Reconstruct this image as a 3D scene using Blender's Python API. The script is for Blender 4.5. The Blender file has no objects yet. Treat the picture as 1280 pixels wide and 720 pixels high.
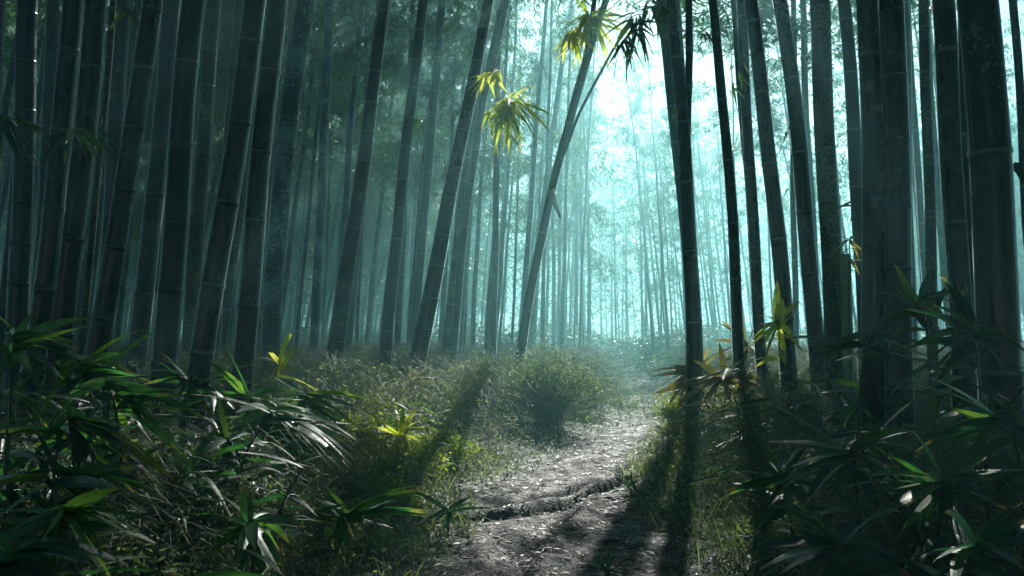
import bpy, math, random
import numpy as np
from mathutils import Vector, Matrix, Quaternion

# ------------------------------------------------------------------ camera, world, sun, exposure
SC = bpy.context.scene
COL = SC.collection
R = math.radians
CAM_H = 0.95
F = 1066.7                       # focal length in pixels of the 1280 px wide photograph
PITCH = math.atan(70 / F)
cam_d = bpy.data.cameras.new('camera'); cam_d.sensor_width = 36; cam_d.lens = 30
cam_d.clip_start = 0.05; cam_d.clip_end = 1500
cam = bpy.data.objects.new('camera', cam_d); COL.objects.link(cam)
cam.location = (0, 0, CAM_H); cam.rotation_euler = (math.pi / 2 + PITCH, 0, 0)
cam_d.dof.use_dof = False
SC.camera = cam

SUN_EL, SUN_AZ = R(33), R(12.5)  # azimuth measured from +Y towards +X
world = bpy.data.worlds.new('World'); SC.world = world; world.use_nodes = True
wn = world.node_tree; wn.nodes.clear()
sky = wn.nodes.new('ShaderNodeTexSky'); sky.sky_type = 'NISHITA'; sky.sun_disc = False
sky.sun_elevation = SUN_EL; sky.sun_rotation = SUN_AZ
sky.air_density = 1.3; sky.dust_density = 0.6; sky.ozone_density = 2.0
bg = wn.nodes.new('ShaderNodeBackground'); bg.inputs['Strength'].default_value = 0.05
wo = wn.nodes.new('ShaderNodeOutputWorld')
wn.links.new(sky.outputs[0], bg.inputs[0]); wn.links.new(bg.outputs[0], wo.inputs[0])

sun_d = bpy.data.lights.new('sun', 'SUN'); sun_d.energy = 5.0; sun_d.angle = R(0.5)
sun_d.color = (1.0, 0.97, 0.90)
sun = bpy.data.objects.new('sun', sun_d); COL.objects.link(sun)
sdir = Vector((math.sin(SUN_AZ) * math.cos(SUN_EL), math.cos(SUN_AZ) * math.cos(SUN_EL), math.sin(SUN_EL)))
sun.rotation_euler = sdir.to_track_quat('Z', 'Y').to_euler()
sun.location = (10, 40, 30)

SC.view_settings.view_transform = 'Standard'; SC.view_settings.look = 'None'
SC.view_settings.exposure = 1.1; SC.view_settings.gamma = 1.0
SC.render.engine = 'CYCLES'
cy = SC.cycles
cy.max_bounces = 6; cy.diffuse_bounces = 3; cy.glossy_bounces = 2; cy.transmission_bounces = 3
cy.volume_bounces = 1; cy.transparent_max_bounces = 6
cy.use_denoising = True; cy.denoiser = 'OPENIMAGEDENOISE'
cy.sample_clamp_indirect = 4.0; cy.sample_clamp_direct = 0
cy.caustics_reflective = False; cy.caustics_refractive = False
HAZE_DENSITY = 0.0098
HAZE_COLOR = (0.38, 0.86, 0.92)

rng = np.random.default_rng(7)
random.seed(7)

# ------------------------------------------------------------------ helpers
def ray(px, py):
    u = (px - 640) / F; v = (360 - py) / F
    return np.array([u, math.cos(PITCH) - v * math.sin(PITCH), math.sin(PITCH) + v * math.cos(PITCH)])

def at(px, py, Y):
    d = ray(px, py)
    return np.array([0, 0, CAM_H]) + d * (Y / d[1])

PY = np.array([-3, 0, 3, 3.6, 5, 6, 7, 7.8, 9.2, 11, 13, 20, 29, 45, 90])
PX = np.array([0.0, 0.05, .16, .22, .30, .36, .54, .78, 1.25, 1.75, 2.15, 3.1, 4.1, 5.4, 8])
_yy = np.linspace(-3, 90, 2000); _xx = np.interp(_yy, PY, PX)
_k = np.ones(25) / 25; _xs = np.convolve(np.pad(_xx, 12, mode='edge'), _k, 'valid')
def path_x(y): return np.interp(y, _yy, _xs)

def _hash(i, j, s):
    n = (i * 374761393 + j * 668265263 + s * 974634777) & 0x7fffffff
    n = ((n ^ (n >> 13)) * 1274126177) & 0x7fffffff
    return ((n ^ (n >> 16)) & 0xffff) / 65535.0
def vnoise(x, y, s=0):
    x = np.asarray(x, float); y = np.asarray(y, float)
    i = np.floor(x).astype(np.int64); j = np.floor(y).astype(np.int64)
    fx = x - i; fy = y - j; fx = fx * fx * (3 - 2 * fx); fy = fy * fy * (3 - 2 * fy)
    a = _hash(i, j, s); b = _hash(i + 1, j, s); c = _hash(i, j + 1, s); d = _hash(i + 1, j + 1, s)
    return (a * (1 - fx) + b * fx) * (1 - fy) + (c * (1 - fx) + d * fx) * fy
def sstep(x, a, b):
    t = np.clip((x - a) / (b - a), 0, 1); return t * t * (3 - 2 * t)

RUT = np.array([(-1.2, 4.25), (-.5, 4.72), (-.1, 5.02), (.3, 5.55), (.75, 6.25), (1.15, 7.3), (1.6, 9.0), (2.1, 11.5)])
def seg_dist(x, y, P):
    best = np.full(np.shape(x), 9.0); side = np.zeros(np.shape(x))
    for (ax, ay), (bx, by) in zip(P[:-1], P[1:]):
        dx, dy = bx - ax, by - ay; L2 = dx * dx + dy * dy
        t = np.clip(((x - ax) * dx + (y - ay) * dy) / L2, 0, 1)
        ex = x - ax - t * dx; ey = y - ay - t * dy
        d = np.sqrt(ex * ex + ey * ey); s = np.sign(ex * dy - ey * dx)
        m = d < best; best = np.where(m, d, best); side = np.where(m, s, side)
    return best * side

def path_half(y): return np.interp(y, [0, 4, 5.5, 7, 9, 12, 30], [.56, .50, .42, .33, .27, .24, .3])
def ground_z(x, y):
    x = np.asarray(x, float); y = np.asarray(y, float)
    e = np.abs(x - path_x(y)) - path_half(y) + 0.22 * (vnoise(x * 2.2, y * 2.2, 4) - .5)
    bank = sstep(e, -.1, 1.1)
    z = .17 * bank + .10 * sstep(e, .8, 4)
    z = z + bank * (.16 * (vnoise(x * .6, y * .6, 1) - .5) + .08 * (vnoise(x * 1.9, y * 1.9, 2) - .5))
    z = z + .03 * (vnoise(x * 2.5, y * 2.5, 3) - .5)
    return z
def ground_fine(x, y):
    z = ground_z(x, y)
    near = 1 - sstep(np.abs(y - 6), 5, 9)
    s = seg_dist(x, y, RUT); calm = 1 - .85 * np.exp(-((s - .09) / .26) ** 2) * sstep(x, -.4, 0)
    near = near * calm
    z = z + near * (.016 * (vnoise(x * 9, y * 9, 5) - .5) + .012 * (vnoise(x * 24, y * 24, 6) - .5) ** 1 + .012 * (vnoise(x * 60, y * 60, 8) - .5))
    clod = np.maximum(0, vnoise(x * 17, y * 17, 9) - .8) * .09
    z = z + near * clod
    fade = sstep(x, -.5, -.05) * (1 - sstep(y, 8.5, 11))
    wob = .02 * (vnoise(x * 5, y * 5, 12) - .5)
    z = z - fade * 1.1 * (.085 * np.exp(-((s + wob) / .05) ** 2) + .08 * np.exp(-((s + wob - .19) / .045) ** 2) - .03 * np.exp(-((s + wob - .085) / .04) ** 2))
    # worn runnel towards the camera
    P2 = np.array([(.02, 2.6), (.08, 3.3), (.20, 4.1), (.42, 4.9), (.5, 5.4)])
    s2 = seg_dist(x, y, P2)
    z = z + .03 * np.exp(-((s2 + .03 * (vnoise(x * 7, y * 7, 14) - .5)) / .05) ** 2) - .035 * np.exp(-((s2 + .16) / .10) ** 2)
    return z

class Geo:
    """collects quads with float attributes and builds ONE mesh"""
    def __init__(s): s.v = []; s.q = []; s.a = []; s.n = 0
    def add(s, V, Q, A=None):
        V = np.asarray(V, np.float32).reshape(-1, 3); Q = np.asarray(Q, np.int64).reshape(-1, 4)
        if A is None: A = np.zeros((len(V), 3), np.float32)
        s.v.append(V); s.q.append(Q + s.n); s.a.append(np.asarray(A, np.float32)); s.n += len(V)
    def mesh(s, name, mat, smooth=True):
        V = np.concatenate(s.v); Q = np.concatenate(s.q); A = np.concatenate(s.a)
        me = bpy.data.meshes.new(name)
        me.vertices.add(len(V)); me.vertices.foreach_set('co', V.ravel())
        me.loops.add(len(Q) * 4); me.loops.foreach_set('vertex_index', Q.ravel().astype(np.int32))
        me.polygons.add(len(Q)); me.polygons.foreach_set('loop_start', np.arange(0, len(Q) * 4, 4, dtype=np.int32))
        me.polygons.foreach_set('loop_total', np.full(len(Q), 4, np.int32))
        me.update(calc_edges=True)
        for k, nm in enumerate(('rnd', 'across', 'along')):
            at_ = me.attributes.new(nm, 'FLOAT', 'POINT'); at_.data.foreach_set('value', np.ascontiguousarray(A[:, k]))
        if smooth: me.polygons.foreach_set('use_smooth', np.ones(len(Q), bool))
        me.materials.append(mat); me.update()
        return me

def nrm(a): return a / np.maximum(np.linalg.norm(a, axis=-1, keepdims=True), 1e-9)

def leaves(g, P, D, L, W, droop=.2, nseg=1, roll=None, fold=.25, rnd=None, z_up=None):
    """lance shaped leaves. P,D (N,3); L,W (N,)"""
    P = np.asarray(P, float); D = nrm(np.asarray(D, float)); N = len(P)
    L = np.broadcast_to(np.asarray(L, float), (N,)); W = np.broadcast_to(np.asarray(W, float), (N,))
    droop = np.broadcast_to(np.asarray(droop, float), (N,))
    up = np.tile([0, 0, 1.0], (N, 1)) + .01
    S = nrm(np.cross(D, up)); Nn = np.cross(S, D)
    if roll is None: roll = rng.normal(0, .6, N)
    c, s_ = np.cos(roll)[:, None], np.sin(roll)[:, None]
    S2 = S * c + Nn * s_; N2 = -S * s_ + Nn * c
    if rnd is None: rnd = rng.random(N)
    if nseg <= 1:
        base = P; tip = P + D * L[:, None]; tip[:, 2] -= droop * L
        mid = P + D * (L * .38)[:, None]; mid[:, 2] -= droop * L * .12
        a = mid + S2 * (W / 2)[:, None]; b = mid - S2 * (W / 2)[:, None]
        V = np.stack([base, a, tip, b], 1).reshape(-1, 3)
        Q = np.arange(N * 4).reshape(N, 4)
        A = np.zeros((N, 4, 3)); A[:, :, 0] = rnd[:, None]; A[:, 1, 1] = 1; A[:, 3, 1] = -1; A[:, 2, 2] = 1; A[:, 1, 2] = .4; A[:, 3, 2] = .4
        g.add(V, Q, A.reshape(-1, 3)); return
    t = np.linspace(0, 1, nseg + 1)
    prof = np.clip((np.sin(np.pi * np.clip(t, 0, 1) ** .62)) ** .8, .03, 1); prof[0] = .10; prof[-1] = .02
    C = P[:, None] + D[:, None] * (L[:, None] * t)[..., None]
    C[..., 2] -= (droop * L)[:, None] * (t ** 2)
    w = (W / 2)[:, None] * prof
    fd = fold * w
    a = C + S2[:, None] * w[..., None] + N2[:, None] * fd[..., None]
    b = C - S2[:, None] * w[..., None] + N2[:, None] * fd[..., None]
    V = np.stack([a, C, b], 2)                       # N, seg+1, 3, 3
    V = V.reshape(-1, 3)
    k = nseg + 1
    base = (np.arange(N) * k * 3)[:, None] + (np.arange(nseg) * 3)[None]
    Q1 = np.stack([base, base + 1, base + 4, base + 3], -1); Q2 = np.stack([base + 1, base + 2, base + 5, base + 4], -1)
    Q = np.concatenate([Q1.reshape(-1, 4), Q2.reshape(-1, 4)])
    A = np.zeros((N, k, 3, 3)); A[..., 0] = rnd[:, None, None]; A[:, :, 0, 1] = 1; A[:, :, 2, 1] = -1; A[..., 2] = t[None, :, None]
    g.add(V, Q, A.reshape(-1, 3))

def tube(g, P, r, sides=5, rnd=0.5, attr=None):
    P = np.asarray(P, float); n = len(P); r = np.broadcast_to(np.asarray(r, float), (n,))
    T = nrm(np.gradient(P, axis=0))
    ref = np.array([1.0, 0, 0]) if abs(T[0, 0]) < .8 else np.array([0, 1.0, 0])
    S = nrm(np.cross(T, ref)); U = np.cross(T, S)
    th = np.arange(sides) / sides * 2 * np.pi
    V = P[:, None] + r[:, None, None] * (np.cos(th)[None, :, None] * S[:, None] + np.sin(th)[None, :, None] * U[:, None])
    i = np.arange(n - 1)[:, None] * sides; j = np.arange(sides)[None]; j2 = (j + 1) % sides
    Q = np.stack([i + j, i + j2, i + sides + j2, i + sides + j], -1).reshape(-1, 4)
    A = np.zeros((n, sides, 3)); A[..., 0] = rnd
    if attr is not None: A[..., 1] = attr[:, None]
    A[..., 2] = np.linspace(0, 1, n)[:, None]
    g.add(V.reshape(-1, 3), Q, A.reshape(-1, 3))
    # caps
    for e in (0, n - 1):
        if r[e] > .004:
            c = g.n - n * sides + e * sides if False else None
    return

def tubes_many(g, P, r, sides=3, rnd=None):
    """P (N,k,3) thin strands"""
    P = np.asarray(P, float); N, k, _ = P.shape
    T = nrm(np.gradient(P, axis=1)); ref = np.array([.31, .17, .93])
    S = nrm(np.cross(T, ref)); U = np.cross(T, S)
    th = np.arange(sides) / sides * 2 * np.pi
    rr = np.broadcast_to(r, (N, k)) if np.ndim(r) == 2 else np.broadcast_to(np.reshape(r, (-1, 1)), (N, k)) * np.linspace(1, .4, k)[None]
    V = P[:, :, None] + rr[:, :, None, None] * (np.cos(th)[None, None, :, None] * S[:, :, None] + np.sin(th)[None, None, :, None] * U[:, :, None])
    o = (np.arange(N) * k * sides)[:, None, None]; i = (np.arange(k - 1) * sides)[None, :, None]; j = np.arange(sides)[None, None]; j2 = (j + 1) % sides
    Q = np.stack([o + i + j, o + i + j2, o + i + sides + j2, o + i + sides + j], -1).reshape(-1, 4)
    A = np.zeros((N, k, sides, 3)); A[..., 0] = (rng.random(N) if rnd is None else rnd)[:, None, None]
    g.add(V.reshape(-1, 3), Q, A.reshape(-1, 3))

def link(name, me, parent=None, loc=None):
    o = bpy.data.objects.new(name, me); COL.objects.link(o)
    if parent is not None: o.parent = parent
    if loc is not None: o.location = loc
    return o
def tag(o, label, cat, group=None, kind=None):
    if label: o['label'] = label
    if cat: o['category'] = cat
    if group: o['group'] = group
    if kind: o['kind'] = kind
    return o
def thing(name, loc, label, cat, group=None):
    o = bpy.data.objects.new(name, None); COL.objects.link(o); o.location = loc
    o.empty_display_size = .2
    return tag(o, label, cat, group)

# ------------------------------------------------------------------ materials
def new_mat(name):
    m = bpy.data.materials.new(name); m.use_nodes = True; nt = m.node_tree; nt.nodes.clear()
    return m, nt, nt.nodes.new, nt.links.new
def ramp(nt, stops):
    r = nt.nodes.new('ShaderNodeValToRGB'); e = r.color_ramp.elements
    while len(e) < len(stops): e.new(.5)
    for k, (p, c) in enumerate(stops): e[k].position = p; e[k].color = (*c, 1)
    return r

def leaf_material(name, stops, trans=.45, rough=.38, veins=False, spec=.5, tboost=1.0):
    m, nt, N, K = new_mat(name)
    a = N('ShaderNodeAttribute'); a.attribute_name = 'rnd'
    oi = N('ShaderNodeObjectInfo')
    mx = N('ShaderNodeMath'); mx.operation = 'MULTIPLY_ADD'; mx.inputs[1].default_value = .25; K(oi.outputs['Random'], mx.inputs[0])
    ms = N('ShaderNodeMath'); ms.operation = 'MULTIPLY'; ms.inputs[1].default_value = .75; K(a.outputs['Fac'], ms.inputs[0]); K(ms.outputs[0], mx.inputs[2])
    cr = ramp(nt, stops); K(mx.outputs[0], cr.inputs[0])
    col = cr.outputs[0]
    p = N('ShaderNodeBsdfPrincipled'); p.inputs['Roughness'].default_value = rough
    p.inputs['Specular IOR Level'].default_value = spec
    if veins:
        ac = N('ShaderNodeAttribute'); ac.attribute_name = 'across'
        ab = N('ShaderNodeMath'); ab.operation = 'ABSOLUTE'; K(ac.outputs['Fac'], ab.inputs[0])
        sn = N('ShaderNodeMath'); sn.operation = 'SINE'; mu = N('ShaderNodeMath'); mu.operation = 'MULTIPLY'; mu.inputs[1].default_value = 44
        K(ab.outputs[0], mu.inputs[0]); K(mu.outputs[0], sn.inputs[0])
        bp = N('ShaderNodeBump'); bp.inputs['Strength'].default_value = .35; bp.inputs['Distance'].default_value = .004
        K(sn.outputs[0], bp.inputs['Height']); K(bp.outputs[0], p.inputs['Normal'])
        # pale midrib, blotches and a dry tip
        mr = N('ShaderNodeMapRange'); mr.inputs[1].default_value = 0; mr.inputs[2].default_value = .12; mr.inputs[3].default_value = 1; mr.inputs[4].default_value = 0
        K(ab.outputs[0], mr.inputs[0])
        mc = N('ShaderNodeMix'); mc.data_type = 'RGBA'; mc.inputs[7].default_value = (.22, .30, .12, 1)
        mf = N('ShaderNodeMath'); mf.operation = 'MULTIPLY'; mf.inputs[1].default_value = .6; K(mr.outputs[0], mf.inputs[0])
        K(mf.outputs[0], mc.inputs[0]); K(col, mc.inputs[6])
        tc = N('ShaderNodeTexCoord'); nz = N('ShaderNodeTexNoise'); nz.inputs['Scale'].default_value = 22; nz.inputs['Detail'].default_value = 4
        K(tc.outputs['Object'], nz.inputs['Vector'])
        al = N('ShaderNodeAttribute'); al.attribute_name = 'along'
        ad = N('ShaderNodeMath'); ad.operation = 'ADD'; K(al.outputs['Fac'], ad.inputs[0]); K(nz.outputs[0], ad.inputs[1])
        dr = N('ShaderNodeMapRange'); dr.inputs[1].default_value = 1.28; dr.inputs[2].default_value = 1.5; K(ad.outputs[0], dr.inputs[0])
        md = N('ShaderNodeMix'); md.data_type = 'RGBA'; md.inputs[7].default_value = (.20, .15, .06, 1)
        K(dr.outputs[0], md.inputs[0]); K(mc.outputs[2], md.inputs[6])
        hs = N('ShaderNodeHueSaturation'); mrv = N('ShaderNodeMapRange'); mrv.inputs[1].default_value = .3; mrv.inputs[2].default_value = .7; mrv.inputs[3].default_value = .7; mrv.inputs[4].default_value = 1.3
        K(nz.outputs[0], mrv.inputs[0]); K(mrv.outputs[0], hs.inputs['Value']); K(md.outputs[2], hs.inputs['Color'])
        col = hs.outputs[0]
    K(col, p.inputs['Base Color'])
    t = N('ShaderNodeBsdfTranslucent')
    tm = N('ShaderNodeMix'); tm.data_type = 'RGBA'; tm.blend_type = 'MULTIPLY'; tm.inputs[0].default_value = 1; tm.inputs[7].default_value = (1.5 * tboost, 1.5 * tboost, .55 * tboost, 1)
    K(col, tm.inputs[6]); K(tm.outputs[2], t.inputs[0])
    mix = N('ShaderNodeMixShader'); mix.inputs[0].default_value = trans
    K(p.outputs[0], mix.inputs[1]); K(t.outputs[0], mix.inputs[2])
    o = N('ShaderNodeOutputMaterial'); K(mix.outputs[0], o.inputs[0])
    return m

M_CROWN = leaf_material('bamboo_leaf', [(0, (.020, .075, .040)), (.5, (.035, .11, .050)), (.85, (.07, .16, .05)), (1, (.16, .18, .05))], .5, .42)
M_BROAD_LIT = leaf_material('broad_leaf_painted_lit', [(0, (.012, .085, .065)), (.5, (.04, .15, .065)), (.8, (.12, .24, .05)), (1, (.26, .32, .08))], .45, .28, True, spec=.55, tboost=1.2)  # lit copy of the broad leaf, the sunlight put into its colour
M_SPRAY = leaf_material('bamboo_leaf_painted_sunlit', [(0, (.14, .24, .06)), (.4, (.32, .38, .11)), (1, (.52, .50, .24))], .62, .4, True, tboost=1.3)  # much paler than the crown leaf: sunlight painted into the colour
M_BROAD = leaf_material('broad_leaf', [(0, (.006, .050, .050)), (.4, (.010, .075, .062)), (.75, (.025, .12, .045)), (1, (.15, .22, .035))], .42, .30, True, spec=.5)
M_DRY = leaf_material('dry_leaf', [(0, (.10, .10, .05)), (.5, (.22, .20, .10)), (1, (.34, .25, .13))], .45, .5, True)
M_COVER = leaf_material('ground_cover_leaf', [(0, (.04, .09, .055)), (.4, (.10, .16, .10)), (.75, (.22, .29, .19)), (1, (.42, .46, .36))], .45, .6, spec=.25)
M_LITTER = leaf_material('fallen_leaf', [(0, (.05, .045, .045)), (.6, (.13, .11, .09)), (1, (.30, .25, .18))], .1, .5)

def simple(name, col, rough=.6, noise=None, bump=0):
    m, nt, N, K = new_mat(name)
    p = N('ShaderNodeBsdfPrincipled'); p.inputs['Roughness'].default_value = rough
    tc = N('ShaderNodeTexCoord'); nz = N('ShaderNodeTexNoise'); nz.inputs['Scale'].default_value = noise or 8; nz.inputs['Detail'].default_value = 5
    K(tc.outputs['Object'], nz.inputs['Vector'])
    cr = ramp(nt, [(.3, tuple(c * .6 for c in col)), (.7, tuple(c * 1.4 for c in col))]); K(nz.outputs[0], cr.inputs[0]); K(cr.outputs[0], p.inputs['Base Color'])
    if bump:
        b = N('ShaderNodeBump'); b.inputs['Strength'].default_value = bump; b.inputs['Distance'].default_value = .01; K(nz.outputs[0], b.inputs['Height']); K(b.outputs[0], p.inputs['Normal'])
    o = N('ShaderNodeOutputMaterial'); K(p.outputs[0], o.inputs[0]); return m
M_TWIG = simple('twig', (.10, .095, .07), .6, 30)
M_DRYTWIG = simple('dry_twig', (.15, .19, .14), .55, 40)
M_STEM = simple('green_stem', (.04, .075, .035), .4, 20)
M_SPLIT = simple('split_wood', (.62, .60, .50), .5, 14)

def culm_material(name, c0, c1, moss=None, rough=.22, mottled=False):
    m, nt, N, K = new_mat(name)
    tc = N('ShaderNodeTexCoord'); oi = N('ShaderNodeObjectInfo')
    off = N('ShaderNodeVectorMath'); off.operation = 'ADD'; K(tc.outputs['Object'], off.inputs[0])
    cmb = N('ShaderNodeCombineXYZ'); mm = N('ShaderNodeMath'); mm.operation = 'MULTIPLY'; mm.inputs[1].default_value = 60; K(oi.outputs['Random'], mm.inputs[0]); K(mm.outputs[0], cmb.inputs[2]); K(cmb.outputs[0], off.inputs[1])
    mp = N('ShaderNodeMapping'); mp.inputs['Scale'].default_value = (1, 1, .09); K(off.outputs[0], mp.inputs[0])
    n1 = N('ShaderNodeTexNoise'); n1.inputs['Scale'].default_value = 26; n1.inputs['Detail'].default_value = 6; K(mp.outputs[0], n1.inputs['Vector'])
    n2 = N('ShaderNodeTexNoise'); n2.inputs['Scale'].default_value = 3.2; n2.inputs['Detail'].default_value = 5; K(off.outputs[0], n2.inputs['Vector'])
    n3 = N('ShaderNodeTexNoise'); n3.inputs['Scale'].default_value = 45; n3.inputs['Detail'].default_value = 5; K(off.outputs[0], n3.inputs['Vector'])
    cr = ramp(nt, [(.3, c0), (.7, c1)]); K(n1.outputs[0], cr.inputs[0])
    m1 = N('ShaderNodeMix'); m1.data_type = 'RGBA'; m1.blend_type = 'MULTIPLY'; m1.inputs[0].default_value = .7
    cr2 = ramp(nt, [(.35, (.45, .5, .5)), (.65, (1.25, 1.2, 1.1))]); K(n2.outputs[0], cr2.inputs[0]); K(cr.outputs[0], m1.inputs[6]); K(cr2.outputs[0], m1.inputs[7])
    # lichen / moss spots
    th = (.50, .56) if moss else (.60, .66)
    cr3 = ramp(nt, [(th[0], (0, 0, 0)), (th[1], (1, 1, 1))]); 
    mxn = N('ShaderNodeMath'); mxn.operation = 'MULTIPLY_ADD'; mxn.inputs[1].default_value = .5; K(n2.outputs[0], mxn.inputs[0])
    hf = N('ShaderNodeMath'); hf.operation = 'MULTIPLY'; hf.inputs[1].default_value = .5; K(n3.outputs[0], hf.inputs[0]); K(hf.outputs[0], mxn.inputs[2]); K(mxn.outputs[0], cr3.inputs[0])
    m2 = N('ShaderNodeMix'); m2.data_type = 'RGBA'; m2.inputs[7].default_value = (*(moss or (.10, .15, .12)), 1); K(cr3.outputs[0], m2.inputs[0]); K(m1.outputs[2], m2.inputs[6])
    # pale bloom under every node (attribute 'across' is 1 at the ring)
    an = N('ShaderNodeAttribute'); an.attribute_name = 'across'
    cr4 = ramp(nt, [(.0, (0, 0, 0)), (.45, (.10, .10, .10)), (1, (1, 1, 1))]); K(an.outputs['Fac'], cr4.inputs[0])
    mf = N('ShaderNodeMath'); mf.operation = 'MULTIPLY'; K(cr4.outputs[0], mf.inputs[0])
    vr = N('ShaderNodeMapRange'); vr.inputs[1].default_value = .3; vr.inputs[2].default_value = .7; vr.inputs[3].default_value = .25; vr.inputs[4].default_value = .8; K(n3.outputs[0], vr.inputs[0]); K(vr.outputs[0], mf.inputs[1])
    m3 = N('ShaderNodeMix'); m3.data_type = 'RGBA'; m3.inputs[7].default_value = (.20, .30, .30, 1); K(mf.outputs[0], m3.inputs[0]); K(m2.outputs[2], m3.inputs[6])
    p = N('ShaderNodeBsdfPrincipled'); K(m3.outputs[2], p.inputs['Base Color'])
    rr = N('ShaderNodeMapRange'); rr.inputs[1].default_value = .3; rr.inputs[2].default_value = .7; rr.inputs[3].default_value = rough - .06; rr.inputs[4].default_value = rough + .12; K(n2.outputs[0], rr.inputs[0]); K(rr.outputs[0], p.inputs['Roughness'])
    p.inputs['Sheen Weight'].default_value = .2 if moss else 1.0; p.inputs['Sheen Roughness'].default_value = .25; p.inputs['Sheen Tint'].default_value = (.75, 1, 1, 1); p.inputs['Coat Weight'].default_value = 0 if moss else .15; p.inputs['Coat Roughness'].default_value = .08; p.inputs['Specular IOR Level'].default_value = .35
    b = N('ShaderNodeBump'); b.inputs['Strength'].default_value = .08 if not moss else .8; b.inputs['Distance'].default_value = .004; K(n1.outputs[0], b.inputs['Height']); K(b.outputs[0], p.inputs['Normal'])
    o = N('ShaderNodeOutputMaterial'); K(p.outputs[0], o.inputs[0]); return m
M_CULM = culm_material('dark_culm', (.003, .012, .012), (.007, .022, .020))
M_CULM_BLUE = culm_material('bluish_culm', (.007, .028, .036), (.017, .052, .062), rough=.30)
M_CULM_MOSS = culm_material('mossy_culm', (.010, .030, .025), (.024, .052, .038), moss=(.10, .15, .07), rough=.5)
M_CULM_MOTTLE = culm_material('mottled_culm', (.03, .09, .12), (.07, .16, .20), moss=(.20, .33, .36), rough=.45)
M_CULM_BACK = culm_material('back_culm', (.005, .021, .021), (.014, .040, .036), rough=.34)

def soil_material():
    m, nt, N, K = new_mat('forest_soil')
    tc = N('ShaderNodeTexCoord'); a = N('ShaderNodeAttribute'); a.attribute_name = 'across'
    n1 = N('ShaderNodeTexNoise'); n1.inputs['Scale'].default_value = 6; n1.inputs['Detail'].default_value = 8; K(tc.outputs['Object'], n1.inputs['Vector'])
    n2 = N('ShaderNodeTexNoise'); n2.inputs['Scale'].default_value = 60; n2.inputs['Detail'].default_value = 6; K(tc.outputs['Object'], n2.inputs['Vector'])
    c1 = ramp(nt, [(.3, (.016, .014, .018)), (.55, (.034, .029, .033)), (.75, (.07, .058, .062))]); K(n1.outputs[0], c1.inputs[0])
    c2 = ramp(nt, [(.3, (.015, .022, .016)), (.6, (.035, .05, .028)), (.8, (.07, .075, .045))]); K(n1.outputs[0], c2.inputs[0])
    mx = N('ShaderNodeMix'); mx.data_type = 'RGBA'; K(a.outputs['Fac'], mx.inputs[0]); K(c2.outputs[0], mx.inputs[6]); K(c1.outputs[0], mx.inputs[7])
    m2 = N('ShaderNodeMix'); m2.data_type = 'RGBA'; m2.blend_type = 'MULTIPLY'; m2.inputs[0].default_value = .8
    c3 = ramp(nt, [(.35, (.5, .5, .5)), (.65, (1.35, 1.35, 1.35))]); K(n2.outputs[0], c3.inputs[0]); K(mx.outputs[2], m2.inputs[6]); K(c3.outputs[0], m2.inputs[7])
    p = N('ShaderNodeBsdfPrincipled'); K(m2.outputs[2], p.inputs['Base Color'])
    rr = N('ShaderNodeMapRange'); rr.inputs[1].default_value = .3; rr.inputs[2].default_value = .7; p.inputs['Specular IOR Level'].default_value = .3; rr.inputs[3].default_value = .5; rr.inputs[4].default_value = .9; K(n1.outputs[0], rr.inputs[0]); K(rr.outputs[0], p.inputs['Roughness'])
    b = N('ShaderNodeBump'); b.inputs['Strength'].default_value = .9; b.inputs['Distance'].default_value = .02; K(n2.outputs[0], b.inputs['Height']); K(b.outputs[0], p.inputs['Normal'])
    o = N('ShaderNodeOutputMaterial'); K(p.outputs[0], o.inputs[0]); return m
M_SOIL = soil_material()

# ------------------------------------------------------------------ ground and path (one sheet cut along the path's edge)
def axis(lo, hi, fine_lo, fine_hi, step, grow=1.09):
    a = list(np.arange(fine_lo, fine_hi, step)); s = step
    x = a[-1]
    while x < hi: s *= grow; x += s; a.append(x)
    s = step; x = a[0]; b = []
    while x > lo: s *= grow; x -= s; b.append(x)
    return np.array(b[::-1] + a)
gx = axis(-150, 150, -1.6, 2.6, .016, 1.06); gy = axis(-60, 200, 2.3, 9.0, .018, 1.05)
GX, GY = np.meshgrid(gx, gy)
GZ = ground_fine(GX, GY)
e = np.abs(GX - path_x(GY)) - path_half(GY) + .22 * (vnoise(GX * 2.2, GY * 2.2, 4) - .5) + .08 * (vnoise(GX * 9, GY * 9, 11) - .5)
mask = 1 - sstep(e, -.12, .12)
nx, ny = len(gx), len(gy)
V = np.stack([GX, GY, GZ], -1).reshape(-1, 3)
I = (np.arange(ny - 1)[:, None] * nx + np.arange(nx - 1)[None])
Q = np.stack([I, I + 1, I + nx + 1, I + nx], -1).reshape(-1, 4)
A = np.zeros((len(V), 3)); A[:, 1] = mask.ravel()
onpath = (mask.ravel()[Q].mean(1) > .5)
for nm, sel in (('ground', ~onpath), ('path', onpath)):
    q = Q[sel]; used, inv = np.unique(q, return_inverse=True)
    g = Geo(); g.add(V[used], inv.reshape(-1, 4), A[used])
    o = link(nm, g.mesh(nm, M_SOIL)); o['kind'] = 'structure'

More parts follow.
